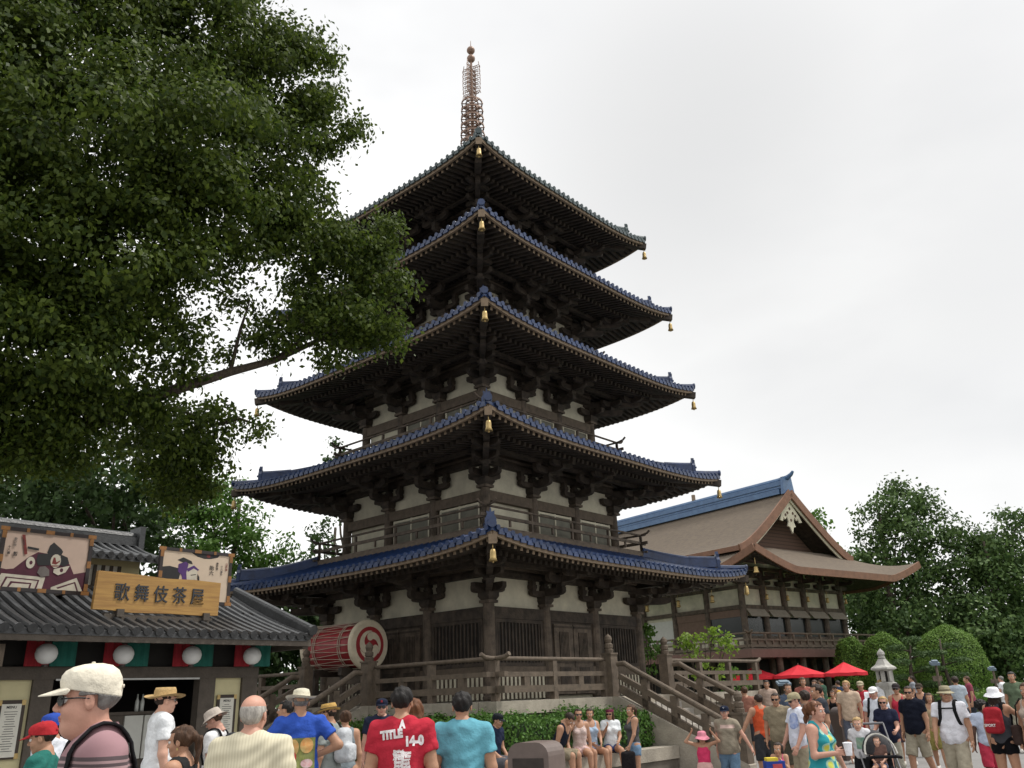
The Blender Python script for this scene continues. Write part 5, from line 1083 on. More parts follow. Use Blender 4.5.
def person(px, D, face, H=1.72, label='', top=('tee', 'ffffff'), bot=('shorts', 'b0a080'), hair=('short', 'dark'), hat=None, skin='fair', fem=0, fat=1.0, arms=('hang', 'hang'), legs=('stand', 'stand'), lean=0., hx=0., hturn=0., sung=False, seat=None, jowl=0., xy=None, shoe='d0ccc4', child=False, back=None, bag=None, side=0., twist=0., hatband=None, extra=None, beard=False, z0=0., topmat=None, botmat=None, straps=None, tp=None):
    """px, D: bearing and distance; face: 0 = walking away from the camera, 90 = to the left, 180 = towards it"""
    global NP; NP += 1
    if tp is not None: H = 1.6 + (697 - (px - 512) * .0378 - tp) * D / 930 - (.035 if hat else 0)
    x, y = spot(px, D) if xy is None else xy
    t = thing('person', (x, y, z0), R(face) + math.atan2(-x, y), label, 'person', 'visitors on the plaza'); S = H; hs = (H * .1335 / .235) if not child else H * .172 / .235
    hb = float(np.clip(D * .0011, .008, .02)); hh = float(np.clip(D * .00055, .0032, .009)) / hs; hh = round(hh * 2000) / 2000
    Tm = ry(R(twist)) @ rs(R(side)) @ rx(R(lean)); sw = (.112 - .017 * fem) * S * (.92 if child else 1); leg = .48 * S if not child else .45 * S
    Pc = np.zeros(3); J = {}
    ht = (.378 if not child else .362) * S
    for i, s_ in enumerate((-1, 1)):
        td, sd2 = LEGS[legs[i]]; td = nrm((td[0] * s_, td[1], td[2])); sd2 = nrm((sd2[0] * s_, sd2[1], sd2[2]))
        hp = Pc + np.array([s_ * .050 * S, 0, -.025 * S]); kn = hp + td * leg * .51; an = kn + sd2 * leg * .49; J['hip%d' % i], J['kn%d' % i], J['an%d' % i] = hp, kn, an
        u_, f_ = ARMS[arms[i]]; sh = Pc + Tm @ np.array([s_ * sw * .98, -.004 * S, .272 * S]); u_ = Tm @ nrm((u_[0] * s_, u_[1], u_[2])); f_ = Tm @ nrm((f_[0] * s_, f_[1], f_[2]))
        el = sh + u_ * .168 * S; wr = el + f_ * .145 * S; J['sh%d' % i], J['el%d' % i], J['wr%d' % i], J['fd%d' % i] = sh, el, wr, f_
    low = min(J['an0'][2], J['an1'][2]); dz = (.042 * S - low) if seat is None else (seat + .085 * S * fat)
    sh_ = np.array([0, 0, dz]); Pc = Pc + sh_
    for k in J:
        if not k.startswith('fd'): J[k] = J[k] + sh_
    hc = Pc + Tm @ np.array([0, .012 * S, ht]); Hm = Tm @ ry(R(hturn)) @ rx(R(hx)) * hs
    sk = mat('skin_' + skin, SKIN[skin], .55, .08, 8, .1, 60, spec=.35); lipm = mat('lip_' + skin, tuple(c * f for c, f in zip(SKIN[skin], (.75, .5, .5))), .5)
    fe = fem; wd = fat
    def torso(P, o_=0.):
        Q = (P - Pc) @ Tm
        d = ell(Q, (0, .002 * S, .195 * S), (.098 * S * (1 - .08 * fe) * (.8 + .2 * wd) + o_, .066 * S * (.7 + .3 * wd) + o_, .115 * S + o_))
        d = smin(d, ell(Q, (0, .010 * S * wd, .085 * S), ((.083 - .012 * fe) * S * wd + o_, .060 * S * wd ** 1.3 + o_, .105 * S + o_)), .05 * S)
        d = smin(d, ell(Q, (0, -.004 * S, 0), ((.090 + .004 * fe) * S * (.6 + .4 * wd) + o_, .066 * S * wd + o_, .075 * S + o_)), .05 * S)
        d = smin(d, cap(Q, (-sw * .8, -.006 * S, .262 * S), (sw * .8, -.006 * S, .262 * S), .034 * S + o_, .034 * S + o_), .035 * S)
        d = smin(d, cap(Q, (-sw * .30, -.014 * S, .286 * S), (sw * .30, -.014 * S, .286 * S), .028 * S + o_, .028 * S + o_), .03 * S)
        if fe and not child: d = smin(d, ell(np.abs(Q) * np.array([1, 0, 0]) + Q * np.array([0, 1, 1]), (.042 * S, .052 * S, .19 * S), (.034 * S + o_, .036 * S + o_, .034 * S + o_)), .02 * S)
        return d
    def arms_(P, o_=0., frac=2.):
        d = np.full(len(P), 9., np.float32)
        for i in (0, 1):
            sh, el, wr = J['sh%d' % i], J['el%d' % i], J['wr%d' % i]; k_ = .9 + .1 * wd - .12 * fe
            if frac >= 2: d = np.minimum(d, smin(cap(P, sh, el, .031 * S * k_ + o_, .0245 * S * k_ + o_), cap(P, el, wr, .0245 * S * k_ + o_, .0155 * S + o_), .012 * S))
            else:
                e2 = sh + (el - sh) * frac * 1.15; u_ = nrm(el - sh); c_ = cap(P, sh, e2, .031 * S * k_ + o_ * .7, .030 * S * k_ + o_ * 1.1); c_ = np.maximum(c_, (P - (sh + (el - sh) * frac)) @ u_); d = np.minimum(d, c_)
        return d
    def legs_(P, o_=0., frac=2., loose=0.):
        d = np.full(len(P), 9., np.float32); k_ = .75 + .25 * wd
        for i in (0, 1):
            hp, kn, an = J['hip%d' % i], J['kn%d' % i], J['an%d' % i]
            a_ = cap(P, hp, kn, .056 * S * k_ + o_, .036 * S * k_ + o_ + loose); b_ = cap(P, kn + (an - kn) * .1, an, .034 * S * k_ + o_ + loose, .020 * S * k_ + o_ + loose)
            b_ = smin(b_, cap(P, kn + (an - kn) * .2 + np.array([0, -.010 * S, 0]), kn + (an - kn) * .5 + np.array([0, -.008 * S, 0]), .028 * S * k_ + o_ + loose, .024 * S * k_ + o_ + loose), .02 * S)
            if frac <= 1: c_ = np.maximum(cap(P, hp, kn, .058 * S * k_ + o_, .042 * S * k_ + o_ + loose), (P - (hp + (kn - hp) * frac)) @ nrm(kn - hp))
            elif frac < 2: c_ = np.maximum(smin(a_, b_, .02 * S), (P - (kn + (an - kn) * (frac - 1))) @ nrm(an - kn))
            else: c_ = smin(a_, b_, .02 * S)
            d = smin(d, c_, .015 * S)
        return d
    allp = np.array([J[k] for k in J if not k.startswith('fd')] + [hc, Pc]); lo = allp.min(0) - .14 * S; hi = allp.max(0) + .12 * S; lo[2] = max(lo[2], 0 if seat is None else lo[2]); 
    nk = Pc + Tm @ np.array([0, -.012 * S, .28 * S]); hbase = hc + Hm @ np.array([0, -.03, -.10])
    def body(P):
        d = smin(torso(P), arms_(P), .03 * S); d = smin(d, legs_(P), .04 * S); d = smin(d, cap(P, nk, hbase, .036 * S * (1 - .16 * fe), .029 * S * (1 - .12 * fe)), .03 * S)
        for i in (0, 1):
            an = J['an%d' % i]; d = smin(d, cap(P, an + np.array([0, -.01 * S, -.022 * S]), an + np.array([0, .085 * S, -.028 * S]), .018 * S, .013 * S), .015 * S)
        return d
    lo2 = lo.copy(); lo2[2] = min(J['an0'][2], J['an1'][2]) - .05 * S
    V, F = nets(body, lo2, hi, hb); Vs, Fs, Ms = [V], [F], [np.zeros(len(F), int)]; n0 = len(V)
    hv, hf, hm = head_tmpl(jowl, min(1, fem), hh); Vs.append(hv @ Hm.T + hc); Fs.append(hf + n0); Ms.append(hm); n0 += len(hv)
    ch = .0045 if D < 10 else .006
    for i, s_ in enumerate((-1, 1)):
        fd = J['fd%d' % i]; curl = .95 if arms[i] in ('push', 'cup', 'bag', 'hold', 'drink', 'up') else .45; tv, tf = hand_tmpl(curl, ch)
        z_ = -fd; y_ = np.array([0, 1., 0]) if abs(fd[1]) < .8 else np.array([0, 0, 1.]); y_ = nrm(y_ - z_ * (y_ @ z_)); x_ = np.cross(y_, z_); q = tv.copy() * (S / 1.75) * (1.0 - .1 * fe)
        if s_ < 0: q[:, 0] *= -1; tf = tf[:, ::-1]
        Vs.append(q @ np.stack([x_, y_, z_]) + J['wr%d' % i] - fd * .01 * S); Fs.append(tf + n0); Ms.append(np.zeros(len(tf), int)); n0 += len(q)
    bd = rawmesh('body', np.concatenate(Vs), np.concatenate(Fs), [sk, mat('eye_white', (.7, .68, .65), .3), mat('iris', (.03, .02, .015), .3), lipm], t, np.concatenate(Ms), True)
    def fold(P, a_=.0075):
        wx = P[:, 0] + .05 * np.sin(P[:, 2] * 11 + NP); wz = P[:, 2] + .04 * np.sin(P[:, 0] * 13 + NP * 2) + .03 * np.sin(P[:, 1] * 17)
        return a_ * (.55 * np.sin(wz * 31 + wx * 20 + NP) * np.sin(wx * 17 - wz * 6 + P[:, 1] * 12) + .45 * np.sin(wx * 46 + wz * 9 + NP) * np.clip(1.2 - (P[:, 2] - Pc[2]) / (.22 * S), 0, 1) + .35 * np.sin(wz * 58 - wx * 33))
    hemz = {'tee': -.045, 'polo': -.045, 'tank': -.03, 'camisole': -.02, 'dress': -.30, 'crop': .02}[top[0]] * S
    tm_ = topmat or cloth(top[1]); o_ = .009 + .003 * (top[0] in ('tee', 'polo')) * S
    def topf(P):
        Q = (P - Pc) @ Tm; d = torso(P, o_)
        hang = ell(Q, (0, .004 * S, .02 * S), ((.094) * S * (.5 + .5 * wd) + o_, .072 * S * wd + o_, .14 * S)); d = smin(d, hang, .03 * S) if top[0] in ('tee', 'polo', 'dress') else d
        if top[0] == 'dress': d = smin(d, cap(P, Pc, Pc + np.array([0, .0 + .10 * S * (seat is not None), -.3 * S * (seat is None) - .02]), .088 * S, .125 * S), .04 * S)
        if top[0] in ('tee', 'polo'):
            d = smin(d, arms_(P, o_, .60), .025 * S)
            d = np.maximum(d, -(cap(Q, (0, .010 * S, .345 * S), (0, .03 * S, .41 * S), .046 * S, .07 * S))) 
        else:
            d = np.maximum(d, -(np.maximum(ell(Q, (0, .03 * S, .30 * S), (.052 * S, .09 * S, .075 * S)), -9))); ql = Q.copy(); ql[:, 0] = np.abs(ql[:, 0]); d = np.maximum(d, -ell(ql, (sw * 1.12, 0, .26 * S), (.045 * S, .09 * S, .075 * S)))
            if top[0] == 'camisole' or back == 'low': d = np.maximum(d, np.where(np.abs(np.abs(Q[:, 0]) - .06 * S) < .006 * S, -1, Q[:, 2] - .245 * S))
        d = np.maximum(d, hemz - Q[:, 2]) if top[0] != 'dress' else np.maximum(d, (Pc[2] + (hemz if seat is None else -.1 * S)) - P[:, 2])
        return d + fold(P)
    l3, h3 = lo.copy(), hi.copy(); l3[2] = Pc[2] - (.34 * S if top[0] == 'dress' else .12 * S); h3[2] = Pc[2] + .36 * S
    V, F = nets(topf, l3, h3, hb); shirt = rawmesh({'tee': 't_shirt', 'polo': 'polo_shirt', 'tank': 'tank_top', 'camisole': 'camisole', 'dress': 'dress', 'crop': 'top'}[top[0]], V, F, tm_, t, None, True)
    if top[0] == 'polo':
        q = MB(); n = 20; cN = nk + Tm @ np.array([0, .004, .018 * S]); rows = [[tuple(cN + Tm @ np.array([r_ * math.sin(a_), -r_ * .9 * math.cos(a_), z])) for a_ in [-2.6 + 5.2 * k / n for k in range(n + 1)]] for r_, z in ((.048 * S, .0), (.042 * S, .022 * S), (.05 * S, .004 * S), (.06 * S, -.012 * S))]; q.grid(rows); q.build('collar', tm_, shirt, True)
    if bot and bot[0]:
        fr, lo_ = {'shorts': (1.0, .016), 'short_shorts': (.38, .010), 'jeans': (1.93, .012), 'trousers': (1.93, .016), 'capri': (1.45, .012), 'skirt': (.7, .03)}[bot[0]]
        def botf(P):
            Q = (P - Pc) @ Tm; d = smin(np.maximum(torso(P, .007), Q[:, 2] - .045 * S), legs_(P, .007, fr, lo_), .02 * S)
            if bot[0] == 'skirt': d = smin(d, np.maximum(cap(P, Pc, Pc - np.array([0, 0, .22 * S]), .08 * S, .11 * S), Pc[2] - .2 * S - P[:, 2]), .03 * S)
            return d + fold(P, .006)
        l3, h3 = lo2.copy(), hi.copy(); h3[2] = Pc[2] + .1 * S; V, F = nets(botf, l3, h3, hb)
        rawmesh({'shorts': 'shorts', 'short_shorts': 'shorts', 'jeans': 'jeans', 'trousers': 'trousers', 'capri': 'capri_trousers', 'skirt': 'skirt'}[bot[0]], V, F, botmat or cloth(bot[1]), t, None, True)
    for i in (0, 1):
        an = J['an%d' % i]; r_ = .027 * S
        def shf(P): d = smin(cap(P, an + np.array([0, -.012 * S, -.018 * S]), an + np.array([0, .088 * S, -.024 * S]), r_, .021 * S), cap(P, an + np.array([0, -.008 * S, 0]), an + np.array([0, 0, -.02 * S]), .026 * S, .028 * S), .02 * S); return np.maximum(np.maximum(d, an[2] - .0415 * S - P[:, 2]), P[:, 2] - an[2] - .01 * S)
        V, F = nets(shf, an + np.array([-.05, -.06, -.06]) * S, an + np.array([.05, .13, .03]) * S, max(.007, hb * .6)); rawmesh('shoe', V, F, cloth(shoe), t, None, True)
    if hair:
        st = hair[0]; V, F = hair_tmpl(st, hh * 1.3); 
        if hat and hat[0] not in ('headband', 'sunhead'): V = V.copy(); hi_ = V[:, 2] > .022 + .2 * V[:, 1]; V[hi_, :2] *= .88; V[V[:, 2] > .06, 2] = .06
        rawmesh('hair', V @ Hm.T + hc, F, mat('hair_' + hair[1], HAIRC[hair[1]], .6, .25, 30, .5, 80, stretch=(1, 1, .3), spec=.3), t, None, True)
    if beard:
        V, F = nets(lambda P: np.maximum(np.maximum(head_f(P, jowl, 0) - .006, P[:, 2] + .045), np.maximum(-.13 - P[:, 2], .005 - P[:, 1])), (-.1, -.02, -.15), (.1, .13, 0), hh * 1.5); rawmesh('beard', V @ Hm.T + hc, F, mat('hair_' + hair[1], HAIRC[hair[1]], .6, .25, 30), t, None, True)
    HM4 = Matrix([[*Hm[0], hc[0]], [*Hm[1], hc[1]], [*Hm[2], hc[2]], [0, 0, 0, 1]])
    if hat:
        q = hat_mb(hat[0]); q.v = [tuple(HM4 @ Vector(v)) for v in q.v]; ho = q.build({'cap': 'cap', 'backcap': 'cap', 'headband': 'headband'}.get(hat[0], 'hat'), cloth(hat[1]) if hat[0] not in ('straw', 'fedora') else mat('straw_' + hat[1], hexc(hat[1]), .85, .15, 60, .5, 120), t, True)
        if hatband: q = hatband_mb(); q.v = [tuple(HM4 @ Vector(v)) for v in q.v]; q.build('hat_band', cloth(hatband), ho, True)
        if len(hat) > 2: lettering(hat[2][0], .05 * hs, cloth(hat[2][1]), ho, HM4 @ Matrix.Translation((0, .094, .078)) @ Matrix.Rotation(-.28, 4, 'X') @ Matrix.Rotation(math.pi, 4, 'Z') @ FACE @ Matrix.Scale(1 / hs, 4), .001, .002)
    if sung:
        z_ = .0 if sung is True else sung; y_ = 0 if sung is True else -.03
        q = MB(); 
        for s_ in (-1, 1):
            q.prism([(.030 * math.cos(a_) , .020 * math.sin(a_)) for a_ in [k * math.pi / 6 for k in range(12)]], (s_ * .032, .086 + y_, .001 + z_), (1, -s_ * .34, 0), (0, 0, 1), .004)
            q.tube([(s_ * .056, .086 + y_, .006 + z_), (s_ * .078, .03 + y_, .006 + z_), (s_ * .08, -.012 + y_, .0 + z_)], .0028, 5)
        q.tube([(-.01, .096 + y_, .006 + z_), (.01, .096 + y_, .006 + z_)], .0025, 5); q.v = [tuple(HM4 @ Vector(v)) for v in q.v]; q.build('sunglasses', mat('dark_lens', (.012, .012, .014), .12), t)
    G = dict(t=t, J=J, Pc=Pc, Tm=Tm, S=S, shirt=shirt, HM4=HM4, hc=hc, o=o_, body=bd)
    if straps: backpack(G, straps, fronts_only=False)
    return G
def cast_on(G, pts, dirn):
    """drop points on the shirt surface along dirn (person frame)"""
    me = G['shirt'].data; bv = BVHTree.FromPolygons([v.co for v in me.vertices], [tuple(p.vertices) for p in me.polygons]); out_ = []
    for p_ in pts:
        h_ = bv.ray_cast(Vector(p_), Vector(dirn)); out_.append(h_[0])
    return out_
def print_on(G, body, size, u, w, col, side='back', sx=1., rot=0., bold=.004):
    """lettering fitted to the back or chest of a shirt; u across, w up, in metres from the pelvis"""
    me = text_data(body, size, 0, bold); import bmesh
    bm_ = bmesh.new(); bm_.from_mesh(me); bmesh.ops.triangulate(bm_, faces=bm_.faces); bmesh.ops.subdivide_edges(bm_, edges=[e for e in bm_.edges if e.calc_length() > .03], cuts=2); bm_.to_mesh(me); bm_.free()
    sgn = -1 if side == 'back' else 1; Tm, Pc = G['Tm'], G['Pc']; dirv = Tm @ np.array([0, -sgn, 0.]); src = []
    c_, s_ = math.cos(rot), math.sin(rot)
    for v in me.vertices:
        a_, b_ = v.co.x * sx, v.co.y; a_, b_ = c_ * a_ - s_ * b_, s_ * a_ + c_ * b_; a_ = (a_ + u) * (1 if side == 'back' else -1); src.append(Pc + Tm @ np.array([a_, sgn * .5, b_ + w]))
    hits = cast_on(G, src, dirv); ok = [h for h in hits if h is not None]
    if not ok: return
    for v, h, s0 in zip(me.vertices, hits, src):
        q = (h if h is not None else Vector(s0) + Vector(dirv) * .35) - Vector(dirv) * .006; v.co = q
    me.materials.clear(); me.materials.append(cloth(col)); o = bpy.data.objects.new('lettering', me); COL.objects.link(o); o.parent = G['shirt']
def patch_on(G, u0, u1, w0, w1, m, side='back', n=14, name='print', off=.004, shape=None):
    sgn = -1 if side == 'back' else 1; Tm, Pc = G['Tm'], G['Pc']; dirv = Tm @ np.array([0, -sgn, 0.]); src = []
    for j in range(n + 1):
        for i in range(n + 1):
            a_, b_ = u0 + (u1 - u0) * i / n, w0 + (w1 - w0) * j / n
            if shape == 'disc': rr = 1; th = 2 * math.pi * i / n; k = j / n; a_ = (u0 + u1) / 2 + (u1 - u0) / 2 * k * math.cos(th); b_ = (w0 + w1) / 2 + (w1 - w0) / 2 * k * math.sin(th)
            src.append(Pc + Tm @ np.array([a_ * (1 if side == 'back' else -1), sgn * .5, b_]))
    hits = cast_on(G, src, dirv); V = [tuple((h if h is not None else Vector(s0) + Vector(dirv) * .38) - Vector(dirv) * off) for h, s0 in zip(hits, src)]
    F = [(j * (n + 1) + i, j * (n + 1) + i + 1, (j + 1) * (n + 1) + i + 1, (j + 1) * (n + 1) + i) for j in range(n) for i in range(n)]
    return rawmesh(name, V, F, m, G['shirt'], None, True)
def drape(G, pts, n=22, off=.010):
    me = G['shirt'].data; bv = BVHTree.FromPolygons([v.co for v in me.vertices], [tuple(p.vertices) for p in me.polygons]); out_ = []
    seg = np.cumsum([0] + [np.linalg.norm(b_ - a_) for a_, b_ in zip(pts, pts[1:])]); P_ = np.array(pts)
    for t in np.linspace(0, seg[-1], n):
        p_ = np.array([np.interp(t, seg, P_[:, k]) for k in range(3)]); h_ = bv.find_nearest(Vector(p_)); out_.append(np.array(h_[0]) + np.array(h_[1]) * off)
    return out_
def backpack(G, colr, fronts_only=False, label=None, badge=None, zc=.17):
    """pack on the back with two shoulder straps; kept as a thing of its own"""
    t = G['t']; S = G['S']; Tm, Pc = G['Tm'], G['Pc']
    b = thing('backpack', tuple(t.location), t.rotation_euler.z, label or 'pack', 'backpack')
    f_ = lambda P: rbox((P - Pc) @ Tm, (0, -.115 * S, zc * S), (.080 * S, .045 * S, .115 * S), .045 * S)
    c = Pc + Tm @ np.array([0, -.125 * S, zc * S]); r_ = np.array([.16, .16, .18]) * S; V, F = nets(lambda P: smin(f_(P), rbox((P - Pc) @ Tm, (0, -.165 * S, (zc - .05) * S), (.065 * S, .03 * S, .06 * S), .025 * S), .01), c - r_, c + r_, .014); rawmesh('bag', V, F, cloth(colr), b, None, True)
    for s_ in (-1, 1):
        pts = [(-.07, -.088, min(.27, zc + .11)), (-.068, -.08, .245), (-.062, -.05, .315), (-.058, .0, .318), (-.06, .05, .29), (-.066, .078, .24), (-.074, .075, .17), (-.084, .05, .11), (-.09, .02, .08)]
        q = MB(); pts = [Pc + Tm @ (np.array([-s_ * p_[0], p_[1], p_[2]]) * S * 1.0) for p_ in pts]; pts = drape(G, pts[:-1])
        q.grid([[tuple(p_ + sgn * np.array(Tm @ np.array([.021, 0, 0]))) for p_ in pts] for sgn in (-1, 1)]); q.tube([tuple(p_) for p_ in pts], .008, 5); [q.tube([tuple(p_ + sgn * np.array(Tm @ np.array([.018, 0, 0]))) for p_ in pts], .006, 5) for sgn in (-1, 1)]
        q.build('strap', cloth('202022'), b, True)
    if badge: 
        q = text_data(badge, .048, .001, .001); M_ = Matrix([[*Tm[0], Pc[0]], [*Tm[1], Pc[1]], [*Tm[2], Pc[2]], [0, 0, 0, 1]]) @ Matrix.Translation((0, -.215 * S, .13 * S)) @ FACE; q.transform(M_); q.materials.clear(); q.materials.append(cloth('d8d8d8')); o = bpy.data.objects.new('badge', q); COL.objects.link(o); o.parent = b
    return b
def handbag(G, i, colr, label, W_=.16, H_=.15, T_=.06, drop=.22, m=None):
    t = G['t']; wr = G['J']['wr%d' % i] + G['J']['fd%d' % i] * .06; b = thing('bag', tuple(t.location), t.rotation_euler.z, label, 'bag'); c = wr - np.array([0, 0, drop])
    V, F = nets(lambda P: rbox(P, c, (T_, W_, H_), .04), c - .25, c + .25, .014); rawmesh('bag_body', V, F, m or cloth(colr), b, None, True)
    q = MB(); q.tube([tuple(c + np.array([0, -W_ * .7, H_ * .9])), tuple(wr + np.array([0, -.02, 0])), tuple(wr + np.array([0, .02, 0])), tuple(c + np.array([0, W_ * .7, H_ * .9]))], .009, 6); q.build('handle', cloth('2a2420'), b); return b
def shoulder_bag(G, s_, colr, label, z=-.02, W_=.15, H_=.13):
    t = G['t']; S = G['S']; Tm, Pc = G['Tm'], G['Pc']; b = thing('shoulder_bag', tuple(t.location), t.rotation_euler.z, label, 'bag'); c = Pc + Tm @ np.array([s_ * .15 * S, -.02 * S, z * S])
    V, F = nets(lambda P: rbox(P, c, (.06, W_, H_), .045), c - .27, c + .27, .015); rawmesh('bag_body', V, F, cloth(colr), b, None, True)
    q = MB(); pts = [(s_ * .13, -.06, z + .06), (s_ * .115, -.06, .15), (s_ * .085, -.035, .30), (s_ * .08, .01, .315), (s_ * .1, .06, .26), (s_ * .125, .05, .12), (s_ * .13, .04, z + .06)]; pts = [tuple(Pc + Tm @ (np.array(p_) * S)) for p_ in pts]; q.tube(pts, .011, 6); q.build('strap', cloth('241f1c'), b); return b
# ---- foreground, left to right
STRIPE = None
def mauve():
    m = bpy.data.materials.new('mauve_striped_knit'); m.use_nodes = True; t = m.node_tree; b = t.nodes['Principled BSDF']; b.inputs['Roughness'].default_value = .9
    tcn = t.nodes.new('ShaderNodeTexCoord'); s = t.nodes.new('ShaderNodeSeparateXYZ'); t.links.new(tcn.outputs['Object'], s.inputs[0])
    cr = t.nodes.new('ShaderNodeValToRGB'); cr.color_ramp.interpolation = 'CONSTANT'; e = cr.color_ramp.elements; base = (.29, .165, .18, 1); dk = (.085, .06, .065, 1); lt = (.33, .22, .225, 1)
    mu = t.nodes.new('ShaderNodeMath'); mu.operation = 'MULTIPLY'; mu.inputs[1].default_value = 5.6; ad = t.nodes.new('ShaderNodeMath'); ad.inputs[1].default_value = .62; fr = t.nodes.new('ShaderNodeMath'); fr.operation = 'FRACT'
    t.links.new(s.outputs[2], mu.inputs[0]); t.links.new(mu.outputs[0], ad.inputs[0]); t.links.new(ad.outputs[0], fr.inputs[0]); t.links.new(fr.outputs[0], cr.inputs[0])
    e[0].position = 0; e[0].color = base; e[1].position = .44; e[1].color = dk
    for p_, c_ in ((.52, lt), (.57, dk), (.63, lt), (.68, dk), (.76, base)): x = e.new(p_); x.color = c_
    t.links.new(cr.outputs[0], b.inputs['Base Color']); return m
g1 = person(121, 3.5, 98, 1.80, 'heavy-set man in cream cap, dark glasses and mauve striped polo, nearest the camera', ('polo', 'a08080'), ('shorts', '6a6458'), ('full', 'grey'), ('cap', 'd8d0bc'), 'pink', fat=1.08, jowl=1, sung=True, hturn=-4, topmat=mauve(), hx=-6, lean=9)
backpack(g1, '26262a', label='dark backpack worn by the man in the cream cap', zc=.09)
person(48, 6.6, 75, 1.58, 'boy in a red cap and teal T-shirt at the far left', ('tee', '1f6a60'), ('shorts', '303030'), ('short', 'dark'), ('cap', 'b01822'), 'tan', fat=.95, hx=12, tp=715)
person(55, 8.2, 60, 1.70, 'person in a blue cap and white shirt right behind the boy in the red cap', ('tee', 'd0d4dc'), ('shorts', '404040'), ('short', 'dark'), ('cap', '2048a8'), 'tan', hx=5, tp=708)
person(163, 9.2, -78, 1.74, 'man in a tan straw hat, dark glasses and white T-shirt looking right', ('tee', 'dfe2e4'), ('shorts', '7a7468'), ('short', 'dark'), ('straw', 'b89a68'), 'fair', sung=True, tp=683)
g5 = person(186, 6.3, 62, 1.56, 'woman with brown ponytail, earring and black halter straps looking left', ('tank', '2a2a2a'), ('shorts', '202020'), ('pony', 'brown'), None, 'tan', fem=1, fat=1.15, hx=4, hturn=8, tp=723)
q = MB(); q.tube([tuple(g5['HM4'] @ Vector((-.082, -.005, -.045))), tuple(g5['HM4'] @ Vector((-.084, -.005, -.062)))], .006, 6); q.build('earring', GOLD, g5['t'])
g6 = person(222, 9.8, 70, 1.66, 'person in a pale bucket hat and white shirt looking down, shop doorway side', ('tee', 'd8d8d8'), ('shorts', '5a5a52'), ('short', 'brown'), ('bucket', 'b8aca0'), 'pink', hx=22, lean=6, tp=704)
backpack(g6, '3a3c40', label='dark backpack of the person in the pale bucket hat')
person(254, 5.5, -12, 1.70, 'balding grey-haired man in a cream ribbed shirt seen from behind', ('tee', 'd6cfae'), ('shorts', '6c6656'), ('balding', 'white'), None, 'pink', fat=1.12, hturn=-12, topmat=banded('cream_ribbed', (.62, .57, .42), (.55, .50, .36), 55, .4, 0), tp=693)
person(287, 11.2, 75, 1.66, 'dark-haired person in a white top behind the man in the blue T-shirt', ('tee', 'e0e0e0'), ('shorts', '404048'), ('short', 'black'), None, 'tan', tp=699)
g9 = person(301, 9.0, 4, 1.76, 'man in a royal blue printed T-shirt and wide cream sun hat, back turned', ('tee', '1f4fb4'), ('shorts', '5a5648'), ('short', 'grey'), ('wide', 'd2cbb4'), 'tan', fat=1.05, arms=('out', 'hip'), hx=6, tp=685)
patch_on(g9, -.13, .15, .06, .34, mat('print_dark', (.10, .12, .05), .8, .4, 9, col2=(.28, .30, .08)), name='back_print')
patch_on(g9, -.11, -.01, .18, .33, mat('print_orange', (.55, .20, .05), .8, .4, 12, col2=(.6, .5, .2)), name='back_print', shape='disc', off=.007)
patch_on(g9, .0, .13, .20, .34, mat('print_orange', (.55, .20, .05), .8, .4, 12), name='back_print', shape='disc', off=.009)
patch_on(g9, -.10, -.03, .12, .22, mat('print_red', (.45, .04, .03), .8, .3, 10), name='back_print', shape='disc', off=.011)
patch_on(g9, .01, .13, .07, .15, mat('print_pale', (.55, .5, .5), .8, .3, 16, col2=(.4, .12, .12)), name='back_print', shape='disc', off=.012)
print_on(g9, 'Cabo San Lucas', .034, .02, .03, 'dde4f0')
g10 = person(330, 10.4, 62, 1.74, 'man in a yellow straw fedora with grey band and light shirt', ('tee', '8d9490'), ('shorts', '4a4a44'), ('short', 'dark'), ('fedora', 'b89450'), 'tan', hatband='54483c', arms=('hang', 'reach'), hx=8, tp=699)
backpack(g10, 'b8bcc0', label='grey and white backpack of the man in the yellow fedora')
person(346, 11.6, 6, 1.57, 'woman in a grey tank top with pinned-up greying hair, back turned', ('tank', '7c868c'), ('trousers', '4c4e54'), ('bun', 'brown'), None, 'tan', fem=1, fat=1.05, tp=709)
person(382, 12.6, 178, 1.70, 'man in a navy baseball cap with a red B and dark glasses facing the camera', ('tee', '22283c'), ('shorts', '6a6454'), ('short', 'dark'), ('cap', '1c2236', ('B', 'c03038')), 'pink', sung=True, beard=False, tp=695)
g13 = person(402, 7.0, -6, 1.72, 'man with short black hair in a red T-shirt with white lettering on its back', ('tee', 'b81430'), ('shorts', '3a3a40'), ('short', 'black'), None, 'tan', fat=1.1, arms=('hang', 'hang'), hturn=-4, tp=685)
print_on(g13, 'A', .075, .015, .495, 'e6dfe0', sx=.75, bold=.006); print_on(g13, 'TITLE', .08, -.065, .425, 'e6dfe0', sx=.85, rot=.10, bold=.006); print_on(g13, '14-0', .09, .105, .375, 'e6dfe0', sx=.85, rot=.05, bold=.006)
for k, (s_, u_) in enumerate((('ROLL', .0), ('TIDE', .05))): print_on(g13, '\n'.join(['Finished', 'Winners', 'All Year', 'Strong', 'Proud', 'Perfect', 'Season', 'Again'][:7 + k][k::1]), .024, -.01 + k * .055, .235 - k * .01, 'e6dfe0', sx=.9)
person(414, 8.4, 0, 1.63, 'woman with long auburn hair almost hidden behind the man in red', ('tee', '7a2c34'), ('shorts', '303038'), ('long', 'auburn'), None, 'fair', fem=1, tp=697)
person(434, 12.8, 20, 1.40, 'child in a white cap and red shirt between the red and light blue shirts', ('tee', 'b41c3c'), ('shorts', '5b5b62'), ('pony', 'brown'), ('cap', 'e6e6ea'), 'tan', child=False, fem=1, tp=720)
